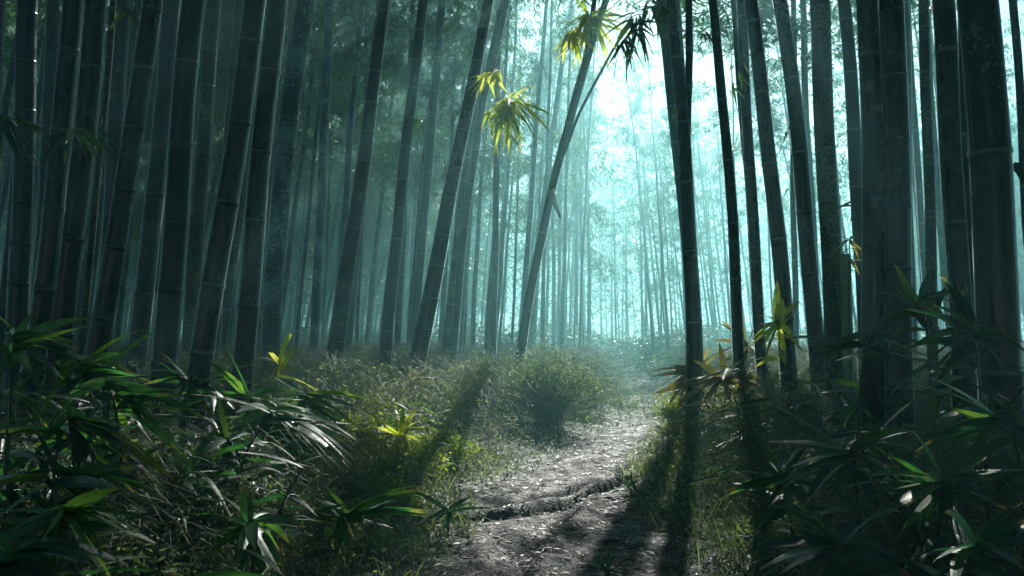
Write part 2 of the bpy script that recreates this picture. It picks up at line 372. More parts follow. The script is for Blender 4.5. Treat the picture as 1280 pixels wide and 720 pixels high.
# ------------------------------------------------------------------ haze: one closed box round everything
bmx = [(-155, -65, -1.6), (155, -65, -1.6), (155, 205, -1.6), (-155, 205, -1.6), (-155, -65, 17.5), (155, -65, 17.5), (155, 205, 17.5), (-155, 205, 17.5)]
me = bpy.data.meshes.new('haze'); me.from_pydata(bmx, [], [(3, 2, 1, 0), (4, 5, 6, 7), (0, 1, 5, 4), (1, 2, 6, 5), (2, 3, 7, 6), (3, 0, 4, 7)]); me.update()
m, nt, N, K = new_mat('haze_air')
pv = N('ShaderNodeVolumePrincipled'); pv.inputs['Density'].default_value = HAZE_DENSITY
pv.inputs['Color'].default_value = (*HAZE_COLOR, 1); pv.inputs['Anisotropy'].default_value = .60
o_ = N('ShaderNodeOutputMaterial'); K(pv.outputs[0], o_.inputs['Volume']); me.materials.append(m)
hz = link('haze', me); hz['kind'] = 'stuff'; hz['label'] = 'pale teal mist filling the bamboo forest'

# ------------------------------------------------------------------ bamboo
def culm_geo(P_of_z, H, r0, r1, step0, sides=14, seed=0, pieces=5):
    """P_of_z: function z-> (x,y,z) local. nodes with ridge, groove and bloom"""
    rs = np.random.default_rng(seed)
    zs, rad, nod = [], [], []
    z = -.15; k = 0
    while z < H:
        L = step0 * rs.uniform(.85, 1.15) * (1 + .25 * min(z, 6) / 6)
        f = np.array([0, .008, .022, .05, .12, .5, .93, .988]) if pieces >= 5 else np.array([0, .03, .5, .95])
        bump = np.array([1.035, 1.07, 1.015, 1.0, .995, .99, .995, .99]) if pieces >= 5 else np.array([1.05, 1.0, .985, 1.0])
        nd = np.array([1, .9, .2, .0, 0, 0, .05, .5]) if pieces >= 5 else np.array([1, .2, 0, .5])
        for a, b, c in zip(f, bump, nd):
            zz = z + L * a; zs.append(zz); t = min(max(zz / H, 0), 1)
            rad.append((r0 + (r1 - r0) * t ** 1.2) * b); nod.append(c)
        z += L; k += 1
    zs = np.array(zs); rad = np.array(rad); rad[-1] = .002
    P = P_of_z(zs)
    # tiny zigzag at the nodes
    return zs, P, rad, np.array(nod)

def crown_mesh(seed, height=8.0, n_branch=42, reach=1.3, per=13, leafL=.17, low=0.0):
    rs = np.random.default_rng(seed); g = Geo(); gt = Geo()
    Ps, Ds, Ls = [], [], []
    paths = []
    for b in range(n_branch):
        t = (b + rs.random()) / n_branch; z = low + t * height
        if rs.random() < .15: continue
        az = rs.uniform(0, 2 * np.pi); rc = reach * (1.15 - .75 * t) * rs.uniform(.55, 1.25)
        d = np.array([math.cos(az), math.sin(az), 0])
        s = np.linspace(0, 1, 6)
        rise = rs.uniform(.25, .6)
        P = np.array([0, 0, z]) + d * (rc * s)[:, None] + np.array([0, 0, 1]) * ((rise * s - rs.uniform(.35, .9) * s ** 2.2) * rc)[:, None]
        paths.append(P)
        for k in range(per):
            u = rs.uniform(.25, 1.0); i = min(int(u * 5), 4); q = P[i] + (P[i + 1] - P[i]) * (u * 5 - i)
            off = rs.normal(0, .14, 3) * np.array([1, 1, .8]); hub = q + off
            n = rs.integers(5, 10)
            a2 = rs.uniform(0, 2 * np.pi, n)
            dd = np.stack([np.cos(a2), np.sin(a2), rs.uniform(-1.1, .15, n)], -1) + d * .5
            Ps.append(np.tile(hub, (n, 1)) + rs.normal(0, .03, (n, 3))); Ds.append(dd); Ls.append(rs.uniform(.6, 1.15, n) * leafL)
    P = np.concatenate(Ps); D = np.concatenate(Ds); L = np.concatenate(Ls)
    leaves(g, P, D, L, L * .17, droop=.25)
    for p in paths: tube(gt, p, np.linspace(.008, .002, len(p)), 3)
    nf = sum(len(q) for q in g.q)
    for V_, Q_, A_ in zip(gt.v, gt.q, gt.a): g.v.append(V_); g.q.append(Q_ + g.n); g.a.append(A_)
    me = g.mesh('crown', M_CROWN, smooth=False); me.materials.append(M_TWIG)
    mi = np.zeros(len(me.polygons), np.int32); mi[nf:] = 1; me.polygons.foreach_set('material_index', mi); me.update()
    return me

CROWNS = [crown_mesh(100 + i, height=rng.uniform(7.5, 9), n_branch=54, reach=rng.uniform(1.35, 1.75), per=26) for i in range(6)]
THIN = [crown_mesh(200 + i, height=6.0, n_branch=26, reach=1.2, per=10, leafL=.15) for i in range(3)]

def add_crown(root, local, rot, scale, variant, thin=False, wide=1.0):
    a = link('crown', (THIN if thin else CROWNS)[variant], root, local); a.rotation_euler = rot; a.scale = (scale * wide, scale * wide, scale)

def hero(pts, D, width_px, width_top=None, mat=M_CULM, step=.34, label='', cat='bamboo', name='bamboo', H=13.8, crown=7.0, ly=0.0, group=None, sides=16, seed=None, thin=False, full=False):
    """a standing bamboo; pts are (px, py) points on its axis, D its distance"""
    seed = int(pts[0][0] * 7 + D * 13) if seed is None else seed
    W = []
    for (a, b) in pts:
        Y = D
        for _ in range(3): p = at(a, b, Y); Y = D + ly * p[2]
        W.append(p)
    W = np.array(W)
    deg = 2 if len(pts) > 2 else 1
    cf = np.polyfit(W[:, 2], W[:, 0], deg)
    x_of = lambda z: np.polyval(cf, z)
    zt = W[:, 2].max(); zg = 0.0
    for _ in range(3): zg = float(ground_z(x_of(zg), D))
    bx = float(x_of(zg))
    slope = float(np.polyval(np.polyder(cf), zt))
    def P_of(z):
        zz = z + zg
        x = np.where(zz <= zt, x_of(np.minimum(zz, zt)), x_of(zt) + slope * (zz - zt)) - bx
        x = x + .006 * np.sin(zz * 3.1 + seed) ; y = ly * z + .008 * np.sin(zz * 2.3 + seed * 2)
        return np.stack([x, y, z], -1)
    r0 = width_px * D / F / 2; r1 = .012
    rt = (width_top or width_px * .9) * D / F / 2
    root = thing(name, (bx, D, zg), label, cat, group)
    zs, P, rad, nod = culm_geo(P_of, H, 1, 1, step, sides, seed)
    z_top = zt
    r_at = np.interp(zs, [0, z_top, H], [r0, rt, min(.02, rt * .5)])
    rad2 = rad * r_at; rad2[-1] = .002
    g = Geo(); tube(g, P, rad2, sides, rnd=random.random(), attr=nod)
    link('culm', g.mesh('culm', mat), root)
    if crown:
        pz = P_of(np.array([crown]))[0]
        tilt = math.atan(slope)
        add_crown(root, tuple(pz), (0, tilt, rng.uniform(0, 6.28)), rng.uniform(.8, .95) * (H - crown) / 8 * 1.25, int(rng.integers(6)) if not thin else int(rng.integers(3)), thin, wide=1.7 if D < 10 else 1.35 if full else 1.0)  # crowns above the view, near ones widened to shade the near air
    return root, P_of

def branch_on(root, start, hub, n, L, W, mat, spread=1.0, down=.6, fanaz=None, name='branch', seed=0, twigr=.006, toward=None, bend=.1):
    """a side branch carrying a drooping spray of leaves: branch > leaves"""
    rs = np.random.default_rng(seed)
    start = np.array(start, float); hub = np.array(hub, float); o = np.array(root.location)
    s = np.linspace(0, 1, 8)[:, None]
    mid = (start + hub) / 2 + np.array([0, 0, bend])
    P = (1 - s) ** 2 * start + 2 * s * (1 - s) * mid + s ** 2 * hub - o
    g = Geo(); tube(g, P, np.linspace(twigr, twigr * .35, 8), 6)
    br = link(name, g.mesh(name, M_TWIG), root)
    g = Geo()
    k = rs.uniform(.45, 1.0, n); k[: n // 2] = rs.uniform(.85, 1.0, n // 2)
    idx = k * 7; i = np.minimum(idx.astype(int), 6); B = P[i] + (P[np.minimum(i + 1, 7)] - P[i]) * (idx - i)[:, None]
    az = rs.uniform(0, 2 * np.pi, n) if fanaz is None else rs.normal(fanaz, .8, n)
    D = np.stack([np.cos(az) * spread, np.sin(az) * spread, rs.normal(-down, .45, n)], -1)
    if toward is not None: D = D + np.array(toward)
    leaves(g, B + rs.normal(0, .05 * L, (n, 3)), D, rs.uniform(.35, 1.15, n) * L, rs.uniform(.7, 1.1, n) * W, droop=rs.uniform(.1, .4, n), nseg=7)
    link('leaves', g.mesh('leaves', mat), br)
    return br

# --- the near bamboos, each with its own curve
B = {}
def hb(key, *a, **k): B[key] = hero(*a, **k)
# group on the shaded bank
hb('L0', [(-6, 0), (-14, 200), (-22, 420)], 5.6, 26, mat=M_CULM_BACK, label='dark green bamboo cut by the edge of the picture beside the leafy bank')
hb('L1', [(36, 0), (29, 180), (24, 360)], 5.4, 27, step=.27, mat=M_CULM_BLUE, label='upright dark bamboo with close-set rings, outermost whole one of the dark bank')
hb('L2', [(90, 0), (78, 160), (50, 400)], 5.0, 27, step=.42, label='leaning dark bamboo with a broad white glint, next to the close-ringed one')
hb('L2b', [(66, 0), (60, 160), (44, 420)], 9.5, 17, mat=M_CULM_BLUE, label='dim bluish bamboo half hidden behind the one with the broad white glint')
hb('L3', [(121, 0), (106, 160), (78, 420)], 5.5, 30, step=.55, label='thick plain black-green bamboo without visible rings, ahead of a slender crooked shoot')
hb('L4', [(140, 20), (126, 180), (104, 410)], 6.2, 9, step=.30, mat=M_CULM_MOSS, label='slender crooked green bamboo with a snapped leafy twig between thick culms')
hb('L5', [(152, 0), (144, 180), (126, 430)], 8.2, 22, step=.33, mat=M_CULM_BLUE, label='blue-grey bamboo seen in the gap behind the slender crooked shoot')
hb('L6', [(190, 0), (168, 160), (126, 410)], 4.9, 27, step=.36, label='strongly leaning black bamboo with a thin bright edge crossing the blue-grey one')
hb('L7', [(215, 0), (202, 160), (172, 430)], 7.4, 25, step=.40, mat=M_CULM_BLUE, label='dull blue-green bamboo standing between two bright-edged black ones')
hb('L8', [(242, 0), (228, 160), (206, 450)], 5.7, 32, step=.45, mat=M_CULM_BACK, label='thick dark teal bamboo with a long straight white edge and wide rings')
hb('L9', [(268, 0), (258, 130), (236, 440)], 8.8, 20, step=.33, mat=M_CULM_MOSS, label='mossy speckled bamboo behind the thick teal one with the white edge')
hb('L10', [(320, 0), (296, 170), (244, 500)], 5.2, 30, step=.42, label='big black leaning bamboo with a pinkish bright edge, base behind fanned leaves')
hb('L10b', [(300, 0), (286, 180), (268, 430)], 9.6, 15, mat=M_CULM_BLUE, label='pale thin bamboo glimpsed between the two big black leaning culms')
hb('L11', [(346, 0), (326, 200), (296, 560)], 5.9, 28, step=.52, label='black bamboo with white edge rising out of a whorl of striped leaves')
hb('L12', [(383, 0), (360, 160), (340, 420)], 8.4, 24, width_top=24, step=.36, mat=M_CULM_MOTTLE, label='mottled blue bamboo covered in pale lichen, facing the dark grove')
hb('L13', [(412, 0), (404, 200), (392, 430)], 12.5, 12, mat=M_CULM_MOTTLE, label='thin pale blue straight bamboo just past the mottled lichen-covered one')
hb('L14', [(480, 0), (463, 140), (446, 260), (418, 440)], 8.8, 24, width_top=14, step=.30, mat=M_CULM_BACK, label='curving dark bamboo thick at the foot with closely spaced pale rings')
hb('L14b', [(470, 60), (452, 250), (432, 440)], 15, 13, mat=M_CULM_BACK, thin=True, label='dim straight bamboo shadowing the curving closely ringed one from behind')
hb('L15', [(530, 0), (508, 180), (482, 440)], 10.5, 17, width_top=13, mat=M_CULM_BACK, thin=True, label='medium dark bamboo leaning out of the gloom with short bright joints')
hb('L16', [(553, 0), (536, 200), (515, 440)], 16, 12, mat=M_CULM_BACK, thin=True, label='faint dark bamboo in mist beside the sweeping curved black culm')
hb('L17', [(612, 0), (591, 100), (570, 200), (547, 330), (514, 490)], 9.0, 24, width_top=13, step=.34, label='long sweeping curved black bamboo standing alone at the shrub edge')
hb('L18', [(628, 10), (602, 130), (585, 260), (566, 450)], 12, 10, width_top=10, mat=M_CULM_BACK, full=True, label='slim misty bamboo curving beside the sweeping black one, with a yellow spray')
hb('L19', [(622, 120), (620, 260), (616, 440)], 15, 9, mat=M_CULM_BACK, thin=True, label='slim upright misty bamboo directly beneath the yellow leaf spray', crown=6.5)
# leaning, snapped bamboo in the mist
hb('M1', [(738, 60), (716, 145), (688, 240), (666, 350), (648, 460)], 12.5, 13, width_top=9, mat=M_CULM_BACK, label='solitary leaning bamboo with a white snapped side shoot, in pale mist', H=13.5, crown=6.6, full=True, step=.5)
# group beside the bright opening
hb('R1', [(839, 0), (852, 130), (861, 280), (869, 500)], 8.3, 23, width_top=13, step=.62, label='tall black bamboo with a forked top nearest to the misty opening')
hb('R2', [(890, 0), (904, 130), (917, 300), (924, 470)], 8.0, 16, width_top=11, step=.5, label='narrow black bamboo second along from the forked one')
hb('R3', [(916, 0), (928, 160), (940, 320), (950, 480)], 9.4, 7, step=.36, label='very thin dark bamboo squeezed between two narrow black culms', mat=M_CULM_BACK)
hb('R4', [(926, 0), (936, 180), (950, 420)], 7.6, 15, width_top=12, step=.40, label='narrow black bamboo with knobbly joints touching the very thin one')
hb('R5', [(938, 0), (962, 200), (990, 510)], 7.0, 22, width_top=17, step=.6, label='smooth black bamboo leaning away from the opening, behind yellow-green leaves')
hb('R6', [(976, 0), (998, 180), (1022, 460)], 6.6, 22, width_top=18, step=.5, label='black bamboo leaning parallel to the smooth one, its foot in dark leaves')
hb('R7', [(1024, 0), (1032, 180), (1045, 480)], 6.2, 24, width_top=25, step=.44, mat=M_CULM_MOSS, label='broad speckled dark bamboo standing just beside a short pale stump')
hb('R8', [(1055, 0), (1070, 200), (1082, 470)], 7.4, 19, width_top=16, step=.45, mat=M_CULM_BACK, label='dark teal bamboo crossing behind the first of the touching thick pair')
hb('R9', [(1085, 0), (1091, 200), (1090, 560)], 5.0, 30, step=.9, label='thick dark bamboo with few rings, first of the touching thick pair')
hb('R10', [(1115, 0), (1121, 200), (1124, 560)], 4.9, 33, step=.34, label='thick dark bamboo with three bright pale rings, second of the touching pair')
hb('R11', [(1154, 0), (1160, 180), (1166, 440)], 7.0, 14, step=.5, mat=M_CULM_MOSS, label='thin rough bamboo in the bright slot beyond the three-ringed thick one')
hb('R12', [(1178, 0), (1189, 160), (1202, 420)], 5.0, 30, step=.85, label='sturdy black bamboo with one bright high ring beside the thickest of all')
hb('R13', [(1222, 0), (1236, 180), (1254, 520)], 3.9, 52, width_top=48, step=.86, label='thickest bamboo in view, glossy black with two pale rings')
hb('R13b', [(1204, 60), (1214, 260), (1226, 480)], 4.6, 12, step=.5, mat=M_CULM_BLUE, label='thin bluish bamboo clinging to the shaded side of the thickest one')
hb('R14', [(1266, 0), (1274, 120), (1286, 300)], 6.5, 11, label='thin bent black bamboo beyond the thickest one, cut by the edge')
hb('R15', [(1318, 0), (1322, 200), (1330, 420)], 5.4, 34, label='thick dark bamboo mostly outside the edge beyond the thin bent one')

# forks, snapped shoots and leaf sprays
def side_shoot(key, pts, D, w0, w1, name='branch', mat=M_CULM_BACK):
    root = B[key][0]; P = np.array([at(x, y, D) for x, y in pts]); o = np.array(root.location)
    g = Geo(); tt = np.linspace(0, 1, 24); s0 = np.linspace(0, 1, len(P))
    Q = np.stack([np.interp(tt, s0, P[:, k]) for k in range(3)], -1) - o
    Q[1:-1] = (Q[:-2] + Q[1:-1] * 2 + Q[2:]) / 4
    node = np.zeros(24); node[::5] = 1
    r = np.linspace(w0, w1, 24) * D / F / 2 * (1 + .12 * node)
    tube(g, Q, r, 8, attr=node); return link(name, g.mesh(name, mat), root)
side_shoot('R1', [(857, 215), (860, 130), (862, 60), (860, -60)], 8.3, 11, 9)
side_shoot('M1', [(690, 238), (700, 205), (724, 140), (764, 66), (790, 20)], 12.5, 5, 3)
side_shoot('M1', [(700, 200), (716, 130), (734, 66), (746, -20)], 12.5, 9, 6)
sn = side_shoot('M1', [(688, 238), (693, 253), (701, 273)], 12.3, 11, 3, 'snapped_shoot', M_SPLIT)
sn['label'] = 'white splintered stub of a snapped shoot'
side_shoot('L18', [(596, 170), (606, 120), (620, 70), (640, -20)], 12, 6, 4)
b_ = at(575, 175, 9.0)
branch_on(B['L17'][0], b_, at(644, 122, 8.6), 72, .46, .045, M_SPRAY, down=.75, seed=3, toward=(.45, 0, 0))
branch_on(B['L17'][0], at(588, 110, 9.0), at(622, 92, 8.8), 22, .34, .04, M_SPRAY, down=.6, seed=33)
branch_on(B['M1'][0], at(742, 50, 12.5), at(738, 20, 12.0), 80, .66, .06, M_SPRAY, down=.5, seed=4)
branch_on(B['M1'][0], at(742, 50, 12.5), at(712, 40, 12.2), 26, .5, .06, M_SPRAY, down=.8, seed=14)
b_ = at(842, 20, 8.3)
branch_on(B['R1'][0], at(839, -30, 8.3), at(792, 30, 8.0), 44, .42, .035, M_CROWN, down=.7, seed=5, toward=(-.2, 0, 0), bend=.05)
branch_on(B['R1'][0], at(840, -10, 8.3), at(776, 60, 7.8), 26, .38, .032, M_CROWN, down=1.2, seed=6)
branch_on(B['R1'][0], at(842, 30, 8.3), at(822, 10, 7.7), 22, .30, .03, M_CROWN, down=.7, seed=16)
branch_on(B['R1'][0], at(856, 130, 8.3), at(841, 118, 8.2), 5, .11, .022, M_CROWN, down=1.0, seed=7, twigr=.003)
branch_on(B['R1'][0], at(857, 150, 8.3), at(840, 136, 8.2), 8, .11, .024, M_CROWN, down=1.3, seed=8, twigr=.003)
branch_on(B['R2'][0], at(888, 30, 8.0), at(880, 44, 8.0), 7, .22, .03, M_CROWN, down=1.4, seed=9, twigr=.003)
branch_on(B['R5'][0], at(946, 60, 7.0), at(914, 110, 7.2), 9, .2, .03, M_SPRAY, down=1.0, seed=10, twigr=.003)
branch_on(B['L4'][0], at(128, 150, 6.2), at(126, 165, 6.0), 8, .2, .03, M_BROAD, down=1.4, seed=11, twigr=.005)
branch_on(B['L4'][0], at(138, 40, 6.2), at(160, 12, 6.0), 10, .22, .035, M_BROAD, down=.3, seed=12, twigr=.005)
branch_on(B['L3'][0], at(100, 200, 5.5), at(88, 160, 4.9), 12, .28, .04, M_BROAD, down=.6, seed=13, twigr=.004)
branch_on(B['L1'][0], at(26, 170, 5.4), at(2, 150, 4.8), 16, .32, .045, M_BROAD, down=.6, seed=15, twigr=.004)
branch_on(B['L15'][0], at(512, 160, 10.5), at(530, 150, 10.3), 12, .3, .03, M_CROWN, down=.6, seed=17, twigr=.004)
branch_on(B['R9'][0], at(1090, 250, 5.0), at(1066, 262, 4.9), 4, .22, .016, M_BROAD, down=.4, seed=18, twigr=.002)
branch_on(B['R13'][0], at(1240, 250, 3.9), at(1268, 200, 4.1), 8, .2, .03, M_BROAD, down=.8, seed=19, twigr=.003)
branch_on(B['R6'][0], at(1000, 170, 6.6), at(985, 160, 6.6), 6, .15, .02, M_CROWN, down=.7, seed=20, twigr=.003)

# short sawn stumps
def stump(px, ptop, D, w, label, mat):
    p = at(px, ptop, D); zg = float(ground_z(p[0], D)); root = thing('bamboo_stump', (p[0], D, zg), label, 'stump')
    h = p[2] - zg; r = w * D / F / 2; g = Geo()
    z = np.array([-.1, h * .3, h * .31, h * .32, h * .72, h * .73, h * .74, h, h, h - .04]); rr = r * np.array([1.05, 1, 1.1, 1, 1, 1.1, 1, .98, .86, .84]); nd = np.array([0, 0, 1, 0, 0, 1, 0, 0, 0, 0])
    tube(g, np.stack([0 * z, 0 * z, z], -1) * 1.0 + np.array([0, 0, 0]) + 1e-5 * np.arange(10)[:, None], rr, 16, attr=nd.astype(float)); link('culm', g.mesh('culm', mat), root)
    g = Geo(); th = np.linspace(0, 2 * np.pi, 17)[:-1]; c = np.stack([np.cos(th), np.sin(th), 0 * th], -1)
    ring = c * r * .85 + [0, 0, h - .035]; inner = c * r * .05 + [0, 0, h - .04]
    i = np.arange(16); g.add(np.concatenate([ring, inner]), np.stack([i, (i + 1) % 16, (i + 1) % 16 + 16, i + 16], -1)); link('diaphragm', g.mesh('diaphragm', M_SPLIT), root)
stump(1057, 318, 6.0, 13, 'short pale sawn-off bamboo stump in the bright slot between dark culms', simple('pale_culm', (.20, .34, .20), .4, 9))

# --- bamboos of the grove: mid and far, copies of a few variants
def variant(seed, H, r0, sides, pieces, bend):
    f = lambda z: np.stack([bend * (np.maximum(z, 0) / H) ** 2 * H * .12 + .01 * np.sin(z * 2 + seed), .01 * np.sin(z * 1.7 + seed * 3), z], -1)
    zs, P, rad, nod = culm_geo(f, H, 1, 1, .42, sides, seed, pieces)
    ra = np.interp(zs, [0, H * .5, H], [r0, r0 * .8, .012]); rr = rad * ra; rr[-1] = .002
    g = Geo(); tube(g, P, rr, sides, attr=nod); return g, f
VAR = []
for i in range(7):
    H = [12.5, 13.5, 11.5, 14, 12, 13, 12.8][i]; bend = [0, .5, -.5, .9, -.3, .3, .1][i]
    r0 = [.055, .075, .045, .085, .06, .05, .07][i]
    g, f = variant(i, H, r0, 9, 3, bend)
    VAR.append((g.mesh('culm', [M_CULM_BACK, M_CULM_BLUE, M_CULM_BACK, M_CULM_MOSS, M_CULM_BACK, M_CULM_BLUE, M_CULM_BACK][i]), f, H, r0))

def lean_x(x, y):
    return np.clip((path_x(y) - x) * .012, -.10, .13)

placed = [(float(o.location.x), float(o.location.y), .35) for o, _ in B.values()]
def free(x, y, d):
    for (a, b, r) in placed:
        if (a - x) ** 2 + (b - y) ** 2 < (d + r * .5) ** 2: return False
    return True
grove = []
prs = np.random.default_rng(21)
def try_place(n, yr, xr, d, cond, tries=40000):
    k = 0
    for _ in range(tries):
        if k >= n: break
        y = prs.uniform(*yr) if yr[1] - yr[0] < 8 else math.sqrt(prs.uniform(yr[0] ** 2, yr[1] ** 2))
        x = prs.uniform(*xr) * (y if True else 1)
        if abs(x - float(path_x(y))) < .9: continue
        if not cond(x, y): continue
        if not free(x, y, d): continue
        placed.append((x, y, d * .5)); grove.append((x, y)); k += 1
sunline = lambda y: .222 * y
def open_gap(x, y):            # the glade in which the light falls
    c = sunline(y) - .3; w = np.interp(y, [6, 12, 20, 30, 34], [1.6, 2.6, 3.6, 3.6, 1.0])
    return abs(x - c) < w and y < 33
leftc = lambda x, y: not open_gap(x, y) and x < sunline(y) - .5 and not (y < 13 and -.22 < x / y < .2)
rightc = lambda x, y: not open_gap(x, y) and x > sunline(y)
try_place(12, (8, 13), (-.72, -.10), .55, leftc)
try_place(58, (13, 26), (-.66, .10), .62, leftc)
try_place(84, (26, 44), (-.62, .12), .66, leftc)
try_place(12, (11, 24), (.36, .72), 1.4, rightc)
try_place(20, (24, 44), (.26, .62), 1.4, rightc)
try_place(19, (32, 46), (.0, .28), .85, lambda x, y: True)
ADDED_SHADE = [(2.62, 12.0), (2.95, 14.2), (4.7, 14.2), (5.6, 12.6), (7.6, 14.6), (6.4, 17.6), (7.8, 29.5)]  # bamboos added for their wide crowns, which keep sun off the foreground
for q_ in ADDED_SHADE: placed.append((*q_, .5)); grove.append(q_)
print('grove', len(grove))
# landmarks for the labels: the near culm whose foot stands closest in the picture
LM = {'L1': 'close-ringed dark bamboo', 'L3': 'thick ringless black-green bamboo', 'L6': 'strongly leaning bright-edged black bamboo', 'L8': 'thick teal bamboo with the white edge', 'L11': 'black bamboo rising from the leaf whorl',
      'L12': 'mottled blue lichen-covered bamboo', 'L14': 'curving bamboo with pale rings', 'L15': 'medium bamboo with short bright joints', 'L17': 'sweeping curved black bamboo', 'M1': 'leaning snapped bamboo',
      'R1': 'fork-topped black bamboo', 'R5': 'smooth black bamboo by the yellow leaves', 'R7': 'speckled bamboo by the pale stump', 'R10': 'three-ringed thick bamboo', 'R13': 'thickest bamboo'}
lmx = sorted((B[k][0].location.x / B[k][0].location.y, v) for k, v in LM.items())
ORD = ['first', 'second', 'third', 'fourth', 'fifth', 'sixth', 'seventh', 'eighth', 'ninth', 'tenth', 'eleventh', 'twelfth', 'thirteenth', 'fourteenth', 'fifteenth', 'sixteenth', 'seventeenth', 'eighteenth', 'nineteenth', 'twentieth']
ORD += ['twenty-' + w for w in ORD[:9]] + ['thirtieth']
def by_landmark(pts_, kind):
    """pts_: (x, y) -> a label of its own: its place in the row counted from the nearest known bamboo"""
    out, sl = {}, {}
    for (x, y) in pts_:
        t = x / y; i = max([j for j, (a, b) in enumerate(lmx) if a <= t], default=-1)
        sl.setdefault((i, kind(x, y)), []).append((t, x, y))
    for (i, kd), v in sl.items():
        v.sort()
        for k, (t, x, y) in enumerate(v):
            out[(x, y)] = '%s %s %s %s' % (ORD[min(k, 29)], kd, 'past the' if i >= 0 else 'before the', lmx[max(i, 0)][1])
    return out
def grove_kind(x, y):
    if y < 18: return 'mid-grove bamboo'
    if y < 24: return 'slim hazy bamboo'
    if y <= 30: return 'thinner mist-veiled bamboo'
    return 'ghostly far bamboo' if y < 38 else 'faintest distant bamboo'
lab = by_landmark(grove, grove_kind)
for n, (x, y) in enumerate(grove):
    k = int(prs.integers(7)); me, f, H, r0 = VAR[k]
    zg = float(ground_z(x, y)); s = prs.uniform(.88, 1.12)
    if y > 30:
        side = 'dark' if x < -.12 * y else ('mist' if x < .28 * y else 'bright')
        grp = {'dark': 'far bamboos of the dark grove', 'mist': 'ghostly bamboos where the path ends', 'bright': 'far bamboos in the bright slots'}[side]
    else: grp = 'bamboos of the mid grove' if y < 18 else 'slim misty bamboos'
    label = lab[(x, y)]  # the added shading bamboos carry these row labels too
    root = thing('bamboo', (x, y, zg), label, 'bamboo', grp)
    az = prs.uniform(0, 6.28)
    lx = float(lean_x(x, y)) * prs.uniform(.3, 1.5) + prs.normal(0, .018); ly_ = prs.normal(0, .03)
    q = Quaternion((0, 1, 0), lx) @ Quaternion((1, 0, 0), ly_) @ Quaternion((0, 0, 1), az)
    root.rotation_euler = q.to_euler(); root.scale = (s, s, s)
    link('culm', me, root)
    base = prs.uniform(3.6, 5.2) if y > 22 else prs.uniform(4.6, 6.2)
    shade = (x, y) in ADDED_SHADE
    if x > .28 * y and y < 40: base += .8
    if shade: base = 6.1 if y < 15 else 6.8
    p = f(np.array([base]))[0]
    ray_ = x / y; rot_ = (0, 0, prs.uniform(0, 6.28)); v6 = int(prs.integers(6)); pick = prs.random()
    if shade: add_crown(root, tuple(p), rot_, prs.uniform(1.0, 1.15), v6, wide=1.55)
    elif -.085 < ray_ < .34 and y > 13:            # canopy shaped in full and sparse bands along the sun, for light shafts
        band = ((x - .222 * y) / 2.3 + .15) % 1.0
        if band < .33 and pick < .9: add_crown(root, tuple(p), rot_, (H - base) / 8.0, v6, wide=.85)
        elif band < .33: add_crown(root, tuple(p), rot_, (H - base) / 7.0, v6 % 3, thin=True)
        else: add_crown(root, tuple(f(np.array([H * .72]))[0]), rot_, .45, v6 % 3, thin=True)
    elif ray_ >= .34: add_crown(root, tuple(p), rot_, (H - base) / 7.0, v6 % 3, thin=True)
    else: add_crown(root, tuple(p), rot_, (H - base) / 8.0 * prs.uniform(.98, 1.12), v6)

# the grove beyond, one mass
g = Geo(); gl = Geo()
srs = np.random.default_rng(5)
n = 900; yy = srs.uniform(45, 95, n); xx = srs.uniform(-.95, .95, n) * yy
kp = ~((xx / yy > -.02) & (xx / yy < .45) & (srs.random(n) < .55)); xx, yy = xx[kp], yy[kp]; n = len(xx)
zz = np.linspace(-.2, 12, 7)
Pth = np.zeros((n, 7, 3)); lean = lean_x(xx, yy) + srs.normal(0, .03, n)
Pth[..., 0] = xx[:, None] + lean[:, None] * zz; Pth[..., 1] = yy[:, None]; Pth[..., 2] = ground_z(xx, yy)[:, None] + zz
tubes_many(g, Pth, srs.uniform(.05, .09, n), 5)
nl = 560000; k = srs.integers(0, n, nl); low = np.where(yy[k] > 66, .3, 3.0); zc = low + (14 - low) * srs.random(nl) ** .8
rt_ = xx[k] / yy[k]; kp = ~((rt_ > -.02) & (rt_ < .45) & (yy[k] < 64) & (srs.random(nl) < .62)); k = k[kp]; zc = zc[kp]; nl = len(k)
hub = np.stack([xx[k] + lean[k] * zc + srs.normal(0, 1.0, nl), yy[k] + srs.normal(0, 1.0, nl), zc], -1)
a2 = srs.uniform(0, 6.28, nl)
leaves(gl, hub, np.stack([np.cos(a2), np.sin(a2), srs.uniform(-1, .2, nl)], -1), srs.uniform(.3, .55, nl), .09)
# the same grove goes on behind and beside the viewer and keeps the light out
n2 = 230; y2 = srs.uniform(-22, 14, n2); x2 = srs.uniform(-24, 24, n2); kp = (np.abs(x2) > np.maximum(3.2, .85 * y2 + 2.5)) | (y2 < -3.5); x2, y2 = x2[kp], y2[kp]; n2 = len(x2)
P2 = np.zeros((n2, 7, 3)); P2[..., 0] = x2[:, None]; P2[..., 1] = y2[:, None]; P2[..., 2] = ground_z(x2, y2)[:, None] + zz
tubes_many(g, P2, srs.uniform(.05, .09, n2), 6)
nl = 300000; k = srs.integers(0, n2, nl); zc = 4.0 + 9.5 * srs.random(nl)
hub = np.stack([x2[k] + srs.normal(0, .95, nl), y2[k] + srs.normal(0, .95, nl), zc], -1); a2 = srs.uniform(0, 6.28, nl)
leaves(gl, hub, np.stack([np.cos(a2), np.sin(a2), srs.uniform(-1, .2, nl)], -1), srs.uniform(.2, .35, nl), .06)
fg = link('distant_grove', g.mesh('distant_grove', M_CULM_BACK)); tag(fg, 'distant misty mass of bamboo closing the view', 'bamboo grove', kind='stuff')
ff = link('foliage', gl.mesh('distant_foliage', M_CROWN, smooth=False), fg); ff['kind'] = 'stuff'

